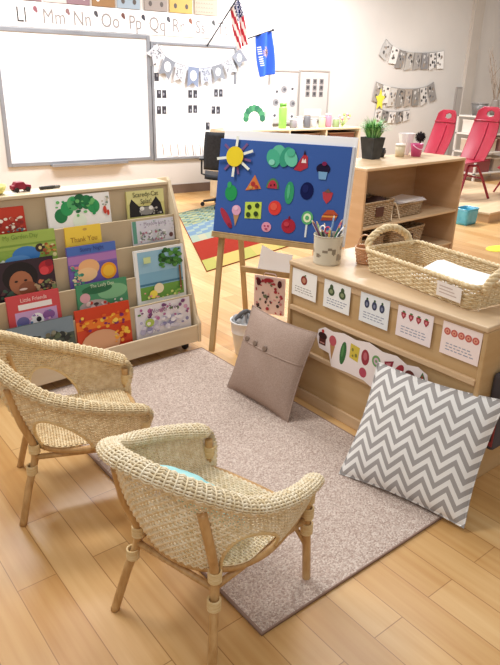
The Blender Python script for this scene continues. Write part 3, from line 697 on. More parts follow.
def fruit(m, kind, x, y, s, z):
    if kind == 'apple':
        m.color('#8d3a30'); m.ell(x, y, s, s*1.05, z); m.color('#c58a70'); m.ell(x, y, s*.55, s*.6, z+.0003); m.color('#4c6a3a'); m.ell(x+s*.3, y+s*1.1, s*.35, s*.18, z+.0003, a=.6)
    elif kind == 'pear':
        m.color('#47593c'); m.ell(x, y-s*.25, s*.95, s*.9, z); m.ell(x, y+s*.75, s*.5, s*.6, z+.0001); m.color('#8f9a74'); m.ell(x, y-s*.2, s*.5, s*.45, z+.0003)
    elif kind == 'plum':
        m.color('#3d4560'); m.ell(x, y, s*.75, s*1.05, z); m.color('#7f86a0'); m.ell(x, y-.1*s, s*.35, s*.5, z+.0003); m.color('#3f5a3a'); m.ell(x, y+s*1.2, s*.3, s*.3, z+.0003)
    elif kind == 'strawberry':
        m.color('#a83c48'); m.flat([(x-s*.8, y+s*.6), (x-s*.7, y-s*.2), (x, y-s*1.1), (x+s*.7, y-s*.2), (x+s*.8, y+s*.6), (x, y+s*.9)], z); m.color('#d98a90'); m.ell(x, y, s*.35, s*.4, z+.0003, 8); m.color('#4f7a45'); m.ell(x, y+s*.95, s*.5, s*.25, z+.0003, 8)
    else:
        m.color('#c9635a'); m.ell(x, y, s, s, z); m.color('#e5a38c'); m.ell(x, y, s*.6, s*.6, z+.0003); m.color('#b84e4c'); m.ell(x, y, s*.25, s*.25, z+.0005)
signs = [(.016, .172, '#fbf9f4', 'apple', 1, 'with one red apple'), (.218, .368, '#f6f7f4', 'pear', 2, 'with two green pears'), (.423, .571, '#eef2f4', 'plum', 3, 'with three blue plums'), (.611, .771, '#f8ecec', 'strawberry', 4, 'with four red strawberries'), (.812, .968, '#fbeae6', 'orange', 5, 'with five coral oranges')]
for k, (xa, xb, bg, kd, n_, lab) in enumerate(signs):
    t = thing('number_sign', 'small card '+lab+' on the back of the birch unit', 'sign', CF0 @ Matrix.Translation((xa, .497, -.0052)), 'fruit number signs')
    W_, H_ = xb-xa, .122
    m = MB().color(bg); m.box(0, W_, 0, H_, 0, .0016); m.build('card', 'paint', t)
    m = MB(); s_ = {1: .02, 2: .02, 3: .017, 4: .0145, 5: .0135}[n_]
    for q in range(n_): fruit(m, kd, W_*(.5+(q-(n_-1)/2)*(.0 if n_ == 1 else (.42, .26, .215, .182)[n_-2])), H_*(.66 if n_ < 4 else .72), s_, .0022)
    m.build('fruit_picture', 'paint', t)
    m = MB().color('#9aa0b4' if k else '#a8a29c')
    rn = random.Random(k+3)
    for q in range(3):
        x_ = W_*.14
        while x_ < W_*.8:
            l_ = rn.uniform(.008, .02); m.rect(x_, H_*(.34-.09*q), x_+l_, H_*(.37-.09*q), .0019); x_ += l_+.005
    m.build('caption_lines', 'paint', t)
# cut-out strip of foods
t = thing('food_strip', 'white cutout strip of colourful food pictures taped below the number cards', 'picture strip', CF0 @ Matrix.Translation((0, 0, .0062)))
o_ = [(.205, .35), (.225, .305), (.285, .30), (.305, .245), (.40, .252), (.49, .252), (.545, .235), (.585, .262), (.63, .268), (.68, .31), (.80, .345), (.785, .395), (.74, .41), (.69, .40), (.64, .418), (.57, .41), (.5, .425), (.43, .412), (.36, .418), (.30, .405), (.25, .41), (.215, .39)]
m = MB().color('#f4e9e6'); m.prism(o_, 0, .0015); m.build('white_backing', 'paint', t)
def art(nm, fn):
    m = MB(); fn(m); m.build(nm, 'paint', t)
z = .0019
art('cupcake_picture', lambda m: (m.color('#5a2f2a'), m.rect(.222, .325, .262, .36, z), m.color('#3f2524'), m.ell(.242, .368, .026, .016, z+.0002), m.color('#c53a34'), m.ell(.242, .39, .008, .008, z+.0004, 8), m.color('#c58a80'), m.rect(.228, .332, .256, .338, z+.0004)))
art('ice_cream_picture', lambda m: (m.color('#b98a5a'), m.flat([(.288, .345), (.302, .275), (.318, .345)], z), m.color('#c05a62'), m.ell(.303, .365, .021, .024, z+.0002)))
art('pickle_picture', lambda m: (m.color('#3f7040'), m.ell(.366, .33, .017, .055, z, 16, -.12), m.color('#5a8f54'), m.ell(.364, .34, .006, .03, z+.0003, 10, -.12)))
art('cheese_picture', lambda m: (m.color('#d6c04a'), m.flat([(.402, .325), (.45, .318), (.455, .385), (.405, .39)], z), m.color('#8a8440'), m.ell(.418, .365, .006, .008, z+.0003, 8), m.ell(.438, .345, .007, .009, z+.0003, 8), m.ell(.42, .338, .005, .006, z+.0003, 8)))
art('salami_picture', lambda m: (m.color('#9c3a44'), m.ell(.487, .355, .021, .035, z), m.color('#c06a72'), m.ell(.487, .36, .01, .018, z+.0003), m.color('#b84e60'), m.ell(.482, .285, .02, .022, z)))
art('lollipop_picture', lambda m: (m.color('#efe8e0'), m.rect(.542, .262, .548, .34, z), m.color('#6f9f62'), m.ell(.545, .36, .022, .025, z+.0002), m.color('#d9b8c8'), m.ell(.545, .36, .013, .015, z+.0004), m.color('#6f9f62'), m.ell(.545, .36, .006, .007, z+.0006, 8)))
art('cherry_pie_picture', lambda m: (m.color('#8f2f3f'), m.flat([(.585, .375), (.63, .392), (.618, .33), (.6, .315)], z), m.color('#c47a80'), m.flat([(.595, .37), (.618, .38), (.61, .345)], z+.0003)))
art('sausage_picture', lambda m: (m.color('#a3323c'), m.ell(.658, .36, .017, .035, z, 16, -.5)))
art('cupcake_dark_picture', lambda m: (m.color('#6b3630'), m.ell(.71, .36, .024, .024, z), m.color('#a8655c'), m.ell(.71, .352, .012, .01, z+.0003)))
art('melon_picture', lambda m: (m.color('#4f7348'), m.flat([(.742, .34), (.79, .352), (.765, .398)], z), m.color('#b0483f'), m.flat([(.75, .348), (.782, .356), (.765, .386)], z+.0003)))

# ---------------- things on the cabinet
def onC(x, y, rz=0, z=CH+.0005): return CM @ Matrix.Translation((x, y, z)) @ Matrix.Rotation(R(rz), 4, 'Z')
holder = thing('pencil_holder', 'birch bark patterned jar full of pencils on the birch unit', 'pencil holder', onC(.125, .105))
def hf(s, t_): a_ = 2*PI*s; r_ = .060+.003*t_; return Vector((r_*math.cos(a_), r_*math.sin(a_), .125*t_))
m = MB(); m.sm = True
rn = random.Random(8)
patch = [(rn.random(), rn.random(), rn.uniform(.02, .07), rn.uniform(.04, .12)) for _ in range(22)]
def hc(u, v):
    for a_, b_, w_, h_ in patch:
        du = min(abs(u-a_), 1-abs(u-a_))
        if (du/w_)**2+((v-b_)/h_)**2 < 1: return '#8d8272' if a_ > .5 else '#a3998a'
    return '#d6cfbd'
m.grid(lambda u, v: hf(u, v), 64, 22, hc); o = m.build('jar_wall', 'plastic', holder); so = o.modifiers.new('s', 'SOLIDIFY'); so.thickness = .003; so.offset = -1
m = MB().color('#b8ae9a'); m.lathe([(.056, .001), (.056, .006)], 24); m.build('jar_base', 'plastic', holder)
m = MB().color('#c2b9a5'); m.tube([(.063*math.cos(2*PI*k/32), .063*math.sin(2*PI*k/32), .125) for k in range(32)], .003, 6, closed=True); m.build('rim', 'plastic', holder)
pc = [('#3d3f45', 'charcoal'), ('#f2f0ee', 'white'), ('#a8384a', 'crimson'), ('#4c6a8a', 'slate blue'), ('#59504a', 'dark brown'), ('#7c8f5a', 'olive'), ('#c8c4be', 'silver'), ('#6b3f58', 'plum'), ('#2b2b30', 'black'), ('#d8b35a', 'yellow'), ('#3f7a5c', 'green')]
for k, (cc, nm) in enumerate(pc):
    a_ = 2*PI*k/len(pc)+.4; r0, r1 = .028, .044
    b0 = Vector((-r0*math.cos(a_)*.8, -r0*math.sin(a_)*.8, .010)); b1 = Vector((r1*math.cos(a_), r1*math.sin(a_), .125)); d = (b1-b0).normalized(); Ln = .175+.012*(k % 4)
    t = thing('pencil', nm+' pencil sticking out of the bark patterned jar', 'pencil', onC(.125, .105), 'pencils in the jar')
    m = MB().color(cc); m.tube([b0, b0+d*(Ln-.014)], .0048, 6); m.build('barrel', 'plastic', t)
    m = MB().color('#dcb98a' if k % 3 else '#e6e2dd'); m.tube([b0+d*(Ln-.014), b0+d*Ln], [.0046, .001], 6); m.build('tip', 'plastic', t)
t = thing('scissors', 'scissors with white and red round handles in the bark patterned jar', 'scissors', onC(.125, .105))
for q, (cc, x_) in enumerate((('#f3f1f0', -.018), ('#c23a5a', .012))):
    m = MB().color(cc); c_ = Vector((x_, -.022, .150)); m.tube([c_+Vector((.014*math.cos(2*PI*k/16), .004*math.sin(2*PI*k/16), .013*math.sin(2*PI*k/16))) for k in range(16)], .0035, 6, closed=True); m.build('handle', 'plastic', t)
    m = MB().color('#b5b5ba'); m.tube([(x_, -.017, .12), (-x_*.3, .0, .012)], .002, 5); m.build('blade', 'plastic', t)

# small peach basket with a hoop handle
t = thing('mini_basket', 'tiny peach woven basket with a hoop handle beside the pencil jar', 'basket', onC(.225, .235))
m = MB().color('#d8a77e')
fb = lambda s, t_: Vector(((.030+.012*t_)*math.cos(2*PI*s), (.030+.012*t_)*math.sin(2*PI*s), .002+.068*t_))
mm = MB(); mm.color('#d9a880'); weave(mm, fb, 9, 22, .0018, .0022, closed=True, stake=.0016); mm.build('woven_wall', 'plastic', t)
m.lathe([(.03, .0005), (.03, .004)], 20); m.build('base', 'plastic', t)
m = MB().color('#e2b48c'); m.tube([(.043*math.cos(2*PI*k/24), .043*math.sin(2*PI*k/24), .072) for k in range(24)], .0045, 6, closed=True); m.build('rim', 'plastic', t)
m = MB().color('#dcb189'); m.tube([(.042*math.cos(PI*k/14), 0, .072+.055*math.sin(PI*k/14)) for k in range(15)], .0035, 6); m.build('handle', 'plastic', t)

# ---------------- weave helpers for boxes
def box_surface(a_, b_, r_, z0, z1, flare=1.1, n=5):
    L0 = resample(rrect(a_, b_, r_, n), 240); 
    def f(s, t_):
        q = (s % 1.0)*240; i = int(q) % 240; p = L0[i].lerp(L0[(i+1) % 240], q-int(q)); k = 1+(flare-1)*t_
        return Vector((p.x*k, p.y*k, z0+(z1-z0)*t_))
    return f
def woven_basket(mw, a_, b_, h, rows, cols, mat, label, group=None, name='wicker_basket', rimr=.007, labelcol=None, flare=1.08, cat='basket', th=.0035):
    t = thing(name, label, cat, mw, group)
    f = box_surface(a_, b_, min(a_, b_)*.25, .004, h, flare)
    m = MB(); weave(m, f, rows, cols, th*.7, th, closed=True, stake=th*.6); m.build('woven_wall', mat, t)
    m = MB(); k = 14
    for q in range(k):
        y_ = -b_*.93+2*b_*.93*q/(k-1); m.tube([(-a_*.95, y_, .0035), (a_*.95, y_, .0035)], .003, 5)
    for q in range(k*2):
        x_ = -a_*.93+2*a_*.93*q/(2*k-1); m.tube([(x_, -b_*.93, .005), (x_, b_*.93, .005)], .0028, 5)
    m.build('woven_base', mat, t)
    m = MB(); P = resample([f(q/160, 1.0) for q in range(160)], 160); rope(m, P, rimr*.6, 26, 3, True, rimr*.62); m.build('braided_rim', mat, t)
    if labelcol:
        m = MB().color(labelcol); m.box(-.045, .045, -b_*(flare*.5+.5)-.012, -b_*(flare*.5+.5)-.006, h*.35, h*.78); m.build('label_plate', 'paint', t)
    return t, f
tb, tf = woven_basket(onC(.605, .262, -8), .28, .145, .092, 11, 66, 'wicker_b', 'large shallow straw coloured tray basket with rope handles on the birch unit', rimr=.0085, name='tray_basket', flare=1.06, th=.0042)
for sg in (-1, 1):
    X0 = .302*sg
    P = smooth_path([(X0, -.115, .075), (X0+.014*sg, -.11, .115), (X0+.02*sg, -.055, .152), (X0+.022*sg, .0, .162), (X0+.02*sg, .055, .152), (X0+.014*sg, .11, .115), (X0, .115, .075)], 8)
    m = MB(); rope(m, P, .009, 6, 3, False, .009); m.build('handle', 'wicker_b', tb)
    for yy in (-.112, .112):
        m = MB(); m.T = Matrix.Translation((X0, yy, .085)); rope(m, [(.014*math.cos(2*PI*k/20), .014*math.sin(2*PI*k/20), .004*math.sin(4*PI*k/20)) for k in range(20)], .004, 4, 3, True, .004); m.build('handle_binding', 'wicker_b', tb)
t = thing('paper_stack', 'white papers lying in the big straw tray basket', 'paper', onC(.68, .235, -8, CH+.052) @ Matrix.Rotation(R(14), 4, 'X'))
for q in range(3):
    m = MB().color(['#efe9e2', '#f7f4f0', '#fbf9f6'][q]); m.T = Matrix.Rotation(R(4*q-4), 4, 'Z'); m.box(-.15, .15, -.085, .085, .0015*q, .0015*q+.0013); m.build('sheet', 'paint', t)
t = thing('paper_label', 'white label hooked over the front wall of the big tray basket', 'label', onC(.605, .262, -8) @ frame((.13, -.160, .022), (1, 0, 0), (0, -.04, 1)))
m = MB().color('#efe6e0'); m.box(0, .115, 0, .055, 0, .0012); m.build('card', 'paint', t)
m = MB().color('#c9b6ae')
for q in range(3): m.rect(.012, .014+.012*q, .095-.01*q, .018+.012*q, .0016)
m.build('faint_lines', 'paint', t)

# ---------------- easel with blue felt board
ea = R(-57); EU = Vector((math.cos(ea), math.sin(ea), 0)); EN = Vector((-EU.y, EU.x, 0)); lean = R(11)
EO = Vector((1.555, 2.692, 0)); EV = EN*math.sin(lean)+UPZ*math.cos(lean)
EM = frame(EO, EU, EN)                  # x along, y back, z up
EB = frame(EO, EU, EV)                  # board plane: x right, y up the slope, z towards viewer
easel = thing('childrens_easel', 'wooden A-frame easel holding a blue felt board', 'easel', EM)
iE = EM.inverted()
def eb(x, y, z=0): return iE @ (EB @ Vector((x, y, z)))
for x_ in (.0, .585):
    m = MB(); m.T = iE @ EB; m.box(x_-.015, x_+.015, 0.0, 1.12, -.03, -.008); m.build('leg', 'easel', easel, .003)
bk = lambda x_, t_: Vector((x_, .43-(.43-.215)*t_, 1.08*t_))
for x_ in (.03, .555):
    a_, b_ = bk(x_, 0), bk(x_, 1); d = (b_-a_).normalized()
    m = MB(); m.T = frame(a_, (1, 0, 0), d); m.box(-.014, .014, 0, (b_-a_).length, -.01, .01); m.build('rear_leg', 'easel', easel, .003)
m = MB(); m.T = iE @ EB; m.box(-.04, .63, .626, .648, -.032, .03); m.box(-.04, .63, .648, .656, .02, .03); m.build('tray', 'easel', easel, .003)
for t_ in (.365, .6):
    p = bk(0, t_); m = MB(); m.box(.03, .555, p.y-.034, p.y-.012, p.z-.016, p.z+.016); m.build('crossbar', 'easel', easel, .003)
# white pad and blue board
t = thing('drawing_pad', 'large white pad clipped behind the blue felt board', 'pad', EB)
m = MB().color('#eef0f3'); m.box(-.03, .668, .655, 1.170, -.0065, -.0045); m.build('backing_card', 'paint', t)
m = MB().color('#f8f8f9'); m.box(-.028, .666, .657, 1.168, -.0044, -.0012); m.build('paper_block', 'paint', t)
board = thing('felt_board', 'royal blue felt board covered in felt food shapes on the easel', 'board', EB)
m = MB().color('#4060a4'); m.box(-.042, .648, .655, 1.125, -.001, .008); m.build('felt_panel', 'felt', board, .002)
m = MB().color('#c9cdd6'); m.box(.648, .660, .655, 1.125, -.001, .009); m.build('edge_strip', 'paint', board)
def bp(px, py):     # pixel -> point on the board plane (surveyed once)
    nn = EU.cross(EV); d = ray(px, py); tt = (EO-CAMP).dot(nn)/d.dot(nn); q = CAMP+d*tt-EO; return q.dot(EU), q.dot(EV)
def feltpiece(name, label, px, py, fns, cat='felt shape', thick=.003):
    x, y = bp(px, py); t = thing(name, label, cat, EB @ Matrix.Translation((x, y, .0082)), 'felt shapes on the blue board')
    for k, (nm, cc, pts) in enumerate(fns):
        m = MB().color(cc); z0 = k*.0016
        m.prism(pts, z0, z0+(thick if k == 0 else .003)); m.build(nm, 'felt', t)
    return t
def el(cx, cy, rx, ry, n=18, a=0): return [(cx+rx*math.cos(2*PI*k/n)*math.cos(a)-ry*math.sin(2*PI*k/n)*math.sin(a), cy+rx*math.cos(2*PI*k/n)*math.sin(a)+ry*math.sin(2*PI*k/n)*math.cos(a)) for k in range(n)]
def rc(x0, y0, x1, y1): return [(x0, y0), (x1, y0), (x1, y1), (x0, y1)]
def ray_pts(a_, r0, r1, w_): ca, sa = math.cos(a_), math.sin(a_); return [(r0*ca-w_*sa, r0*sa+w_*ca), (r0*ca+w_*sa, r0*sa-w_*ca), (r1*ca+w_*sa, r1*sa-w_*ca), (r1*ca-w_*sa, r1*sa+w_*ca)]
feltpiece('felt_sun', 'yellow felt sun with white and purple rays, top left of the blue board', 237, 157,
    [('purple_ray', '#7b5a86', ray_pts(R(q), .03, .088, .006)) for q in (50, 140, 230, 285, 325, 350)]+[('white_ray', '#e9ecdf', ray_pts(R(q), .03, .1, .0065)) for q in (88, 20, 325, 268, 190)]+[('sun_disc', '#e7cf35', el(0, 0, .047, .05, 24))])
feltpiece('felt_leaves', 'crumpled mint green felt leaf bundle at the top of the blue board', 283, 157,
    [('leaf', '#4fae8d', el(-.045, -.01, .035, .045, a=.4)), ('leaf', '#63bb9b', el(-.02, .02, .035, .035)), ('leaf', '#3f9a7d', el(.02, .0, .03, .05, a=-.3)), ('leaf', '#6cc4a4', el(.048, -.005, .032, .042, a=.5)), ('leaf', '#8ad0bb', el(-.05, -.03, .016, .014)), ('leaf', '#56b392', el(.045, .022, .022, .02))], thick=.006)
feltpiece('felt_red_cone', 'red felt triangle with a white mark beside the green leaves', 302, 163, [('body', '#b03a45', [(-.035, -.035), (.0, -.04), (.035, -.02), (.03, .03), (.012, .045), (-.01, .01)]), ('white_mark', '#e9dcd6', [(.0, .0), (.006, .022), (.013, .01), (.02, .022), (.026, .0)]), ('tip', '#3c2a34', [(.008, .04), (.012, .062), (.018, .04)])])
feltpiece('felt_cupcake', 'felt cupcake with dark frosting and light blue case, top right of the board', 323.5, 172, [('frosting', '#241f38', el(0, .014, .035, .026)), ('case', '#7aa6cc', [(-.022, .0), (-.016, -.036), (.018, -.036), (.024, .0)]), ('cherry', '#7c2a50', el(.004, .038, .012, .01))])
feltpiece('felt_pear', 'round green felt pear on the left of the board', 232, 192, [('fruit', '#2f9657', el(0, -.005, .034, .04)), ('stalk', '#3fa566', el(-.012, .035, .012, .016))])
feltpiece('felt_pizza', 'orange felt pizza slice below the sun', 254, 184, [('crust', '#d07a45', [(-.04, -.035), (.045, -.02), (.005, .045)]), ('topping', '#a83c3c', el(.0, .0, .012, .012)), ('topping', '#c9a05a', el(-.012, -.018, .01, .008)), ('topping', '#a83c3c', el(.02, -.013, .009, .009))])
feltpiece('felt_watermelon', 'felt watermelon half slice with green rind near the board middle', 273.5, 184, [('rind', '#4f7f56', [(.0+.034*math.cos(R(q)), -.022+.05*math.sin(R(q))) for q in range(0, 181, 20)]), ('flesh', '#b23b4a', [(.0+.026*math.cos(R(q)), -.022+.04*math.sin(R(q))) for q in range(0, 181, 20)]), ('seed', '#2a1c20', el(-.008, -.008, .003, .005, 8)), ('seed', '#2a1c20', el(.01, -.004, .003, .005, 8))])
feltpiece('felt_pickle', 'tall green felt pickle in the middle of the board', 290, 193, [('body', '#3b9a6b', [(x*1.0, y*1.0) for x, y in el(0, 0, .024, .055)]), ('stripe', '#58b386', el(-.004, .006, .008, .035))])
feltpiece('felt_plum', 'dark navy round felt plum on the right half of the board', 307.5, 191, [('fruit', '#1b2150', el(0, 0, .034, .042)), ('highlight', '#232a5e', el(-.008, .01, .016, .02))])
feltpiece('felt_strawberry', 'red felt strawberry near the right edge of the board', 328, 196, [('fruit', '#b8434c', [(-.026, .016), (-.02, -.015), (.0, -.038), (.02, -.015), (.026, .016), (0, .024)]), ('leaves', '#6a5a52', [(-.018, .018), (0, .034), (.018, .018), (0, .014)])])
feltpiece('felt_sausage', 'long dark red felt sausage in the lower left of the board', 227, 218, [('body', '#a83a4c', el(0, 0, .017, .06, a=.62)), ('end', '#8c2f42', el(.024, -.036, .01, .014, a=.6))])
feltpiece('felt_ice_cream', 'pink felt ice cream cone in the lower left of the board', 236.5, 214, [('cone', '#b98c62', [(-.014, .0), (.002, -.062), (.02, .0)]), ('scoop', '#dba3bd', el(.002, .02, .025, .026)), ('swirl', '#e8bfd0', el(-.002, .03, .013, .011))])
feltpiece('felt_cheese', 'lime green felt square with dark holes', 254, 210, [('slab', '#c3d95a', [(-.044, -.046), (.046, -.04), (.042, .044), (-.048, .036)])]+[('hole', '#3b4a2c', el(x, y, .012, .013, 12)) for x, y in ((-.022, .012), (.02, .024), (-.024, -.026), (.018, -.018))])
feltpiece('felt_orange', 'red orange felt circle in the lower middle of the board', 275.5, 208, [('disc', '#d8433c', el(0, 0, .034, .036)), ('patch', '#e2604d', el(-.006, .006, .018, .018))])
feltpiece('felt_candy', 'small pink felt circle with dark spots near the board bottom', 267, 227, [('disc', '#e09ab0', el(0, 0, .026, .025)), ('spot', '#a84466', el(-.009, .005, .005, .005, 8)), ('spot', '#a84466', el(.009, .006, .005, .005, 8)), ('spot', '#a84466', el(0, -.009, .008, .004, 8))])
feltpiece('felt_apple', 'dark red felt apple near the bottom middle of the board', 289, 226, [('fruit', '#a82f3f', el(0, 0, .037, .036)), ('stalk', '#7c2434', rc(-.003, .03, .004, .048)), ('patch', '#bf4450', el(-.01, .008, .014, .012))])
feltpiece('felt_lollipop', 'green and white swirl felt lollipop in the lower right of the board', 307.5, 222, [('stick', '#dfe6e8', rc(-.0045, -.075, .0045, .0)), ('disc', '#5fae74', el(0, .02, .03, .033)), ('swirl', '#e6efc8', el(0, .02, .02, .022)), ('centre', '#5fae74', el(0, .02, .01, .011))])
feltpiece('felt_cake', 'felt layer cake slice in brown and orange near the right edge', 329.5, 216, [('layer', '#a34a3c', [(-.04, -.026), (.034, -.018), (.045, .01), (-.03, .004)]), ('cream', '#d9934c', [(-.036, -.01), (.038, -.004), (.043, .004), (-.032, .0)]), ('top', '#b5553c', [(-.03, .004), (.044, .01), (.02, .03), (-.01, .028)])])

# paper hanging on the crossbar of the easel
p = bk(0, .365)
t = thing('paper_sheet', 'blank white sheet standing behind the lower easel crossbar', 'paper', EM @ frame((.135, p.y-.030, p.z+.0165), (1, 0, 0), (0, .45, 1)))
m = MB().color('#fbfbfc'); m.prism([(0, 0), (.19, 0), (.19, .10), (.08, .105), (0, .135)], 0, .002); m.build('sheet', 'paint', t)
t = thing('printed_bag', 'pink bag with red and black prints hanging under the easel crossbar', 'bag', EM @ frame((.125, p.y-.04, p.z-.235), (1, 0, 0), (0, 0, 1)))
m = MB().color('#e9d3d0'); m.box(0, .185, 0, .22, 0, .012); m.build('bag_body', 'paint', t, .004)
m = MB(); rn = random.Random(21)
for q in range(46):
    m.color(rn.choice(['#b04a55', '#4a3a3c', '#c98a90', '#6c7a62', '#d9a6aa', '#a83c48'])); m.ell(rn.uniform(.014, .17), rn.uniform(.012, .2), rn.uniform(.004, .011), rn.uniform(.004, .013), .0126+.0001*q, 8, rn.uniform(0, 3))
m.color('#4f2028'); m.ell(.03, .185, .013, .022, .0176, 12); m.ell(.155, .185, .013, .022, .0176, 12); m.color('#a8323f'); m.ell(.09, .2, .03, .012, .0176, 12)
m.build('print', 'paint', t)
m = MB().color('#d8c2bf'); m.tube([(.05, .215, .006), (.06, .235, .0), (.12, .235, .0), (.135, .215, .006)], .003, 5); m.build('handle', 'paint', t)

# white pail with a grey cloth
t = thing('white_pail', 'small white pail on the floor under the easel', 'pail', at(1.715, 2.585))
m = MB().color('#d9c9b0'); m.lathe([(.055, .002), (.075, .13)], 28, caps=False); m.lathe([(.054, .002), (.054, .006)], 28); m.build('lower_wall', 'plastic', t)
m = MB().color('#f0efee'); m.lathe([(.077, .13), (.083, .19), (.086, .19), (.086, .197), (.08, .197), (.074, .13)], 28, caps=False); m.build('white_band', 'plastic', t)
t = thing('grey_cloth', 'silver grey crumpled cloth stuffed in the white pail', 'cloth', at(1.715, 2.585, .0))
rn = random.Random(4)
m = MB().color('#a3a4a6'); m.sm = True
def cf(u, v):
    a_, r_ = 2*PI*u, .072*v
    return Vector((r_*math.cos(a_), r_*math.sin(a_), .185+.035*(1-v)+.014*math.sin(5*a_+4*v)+.01*math.cos(9*a_-7*v)))
m.grid(cf, 40, 12); o = m.build('folds', 'felt', t); so = o.modifiers.new('s', 'SOLIDIFY'); so.thickness = .004
m = MB().color('#6f7175'); m.sm = True; m.tube(smooth_path([(-.05, .02, .20), (-.03, -.01, .245), (.02, .01, .235), (.05, -.02, .215)], 5), [.012]*16, 8); m.build('twisted_end', 'felt', t)

# ---------------- pillows
def pillow(mw, W_, H_, T_, mat, name, label, nu=36):
    t = thing(name, label, 'pillow', mw)
    def side(sg):
        def f(u, v):
            x, y = 2*u-1, 2*v-1
            th = T_*.5*((1-abs(x)**2.4)*(1-abs(y)**2.4))**.55
            px = x*(1-.07*(1-y*y)); py = y*(1-.07*(1-x*x))
            wr = .004*math.sin(7*x+3*y)*math.sin(5*y)
            return Vector((px*W_/2, py*H_/2, sg*(th+wr*(1-x*x)*(1-y*y))))
        return f
    m = MB(); m.sm = True; m.grid(side(1), nu, nu); g = side(-1); m.grid(lambda u, v: g(1-u, v), nu, nu); m.build('cover', mat, t)
    f = side(1)
    P = [f(k/20, 0) for k in range(20)]+[f(1, k/20) for k in range(20)]+[f(1-k/20, 1) for k in range(20)]+[f(0, 1-k/20) for k in range(20)]
    m = MB(); m.tube(P, .0035, 6, closed=True); m.build('seam', mat, t)
    return t, f
def corner_frame(o, e, v, W_, H_, T_, lift=0):
    o, e, v = Vector(o), Vector(e).normalized(), Vector(v)
    v = (v-e*v.dot(e)).normalized(); n = e.cross(v); return frame(o+e*W_/2+v*H_/2+n*lift, e, v)
w_, h_ = .464, .431
pm = corner_frame((1.41, 1.438, .02), (.144, -.441, .003), (.21, .077, .368), w_, h_, .1, .0)
pillow(pm, w_+.02, h_+.02, .12, 'chevron', 'chevron_pillow', 'grey and white chevron striped square pillow leaning on the birch unit')
pm = corner_frame((1.416, 2.267, .02), (.047, -.403, -.004), (.138, .009, .37), .405, .396, .1)
t, f = pillow(pm, .425, .415, .12, 'taupe', 'taupe_pillow', 'taupe linen pillow with round buttons leaning by the easel')
m = MB(); 
P = [f(k/24, .62)+Vector((0, 0, .001)) for k in range(25)]
m.tube(P, .0028, 6); m.build('placket_seam', 'taupe', t)
for u in (.17, .33, .52):
    p_ = f(u, .655); m = MB().color('#857264'); m.T = Matrix.Translation(p_+Vector((0, 0, .0015))); m.lathe([(.013, -.001), (.014, .002), (.012, .006), (.005, .004)], 16); m.build('button', 'plastic', t)

# ---------------- wicker chairs
def arm_curve(pts, n):
    full = [(x, -y, z) for x, y, z in pts]+[(x, y, z) for x, y, z in reversed(pts[:-1])]
    return resample(smooth_path(full, 8), n, False)
RIM = [(.208, .19, .375), (.12, .214, .405), (.0, .226, .445), (-.115, .207, .49), (-.205, .15, .55), (-.262, .065, .59), (-.27, 0, .595)]
LOW = [(.195, .165, .265), (.11, .180, .255), (.0, .183, .25), (-.085, .155, .245), (-.135, .105, .245), (-.158, .05, .245), (-.162, 0, .245)]
NR = 300
rimP = arm_curve(RIM, NR+1); lowP = arm_curve(LOW, NR+1)
def lerpP(P, s): q = min(max(s, 0), 1)*NR; i = min(int(q), NR-1); return P[i].lerp(P[i+1], q-i)
def shell(s, t_):
    a_, b_ = lerpP(lowP, s), lerpP(rimP, s); p = a_.lerp(b_, t_); c_ = Vector((0, 0, p.z)); d = p-c_
    return p+d.normalized()*(.018*math.sin(PI*t_))
HS = .265
def hole(s, t_): return ((min(abs(s-HS), abs(s-1+HS)))/.088)**2+((t_)/.58)**2 > 1
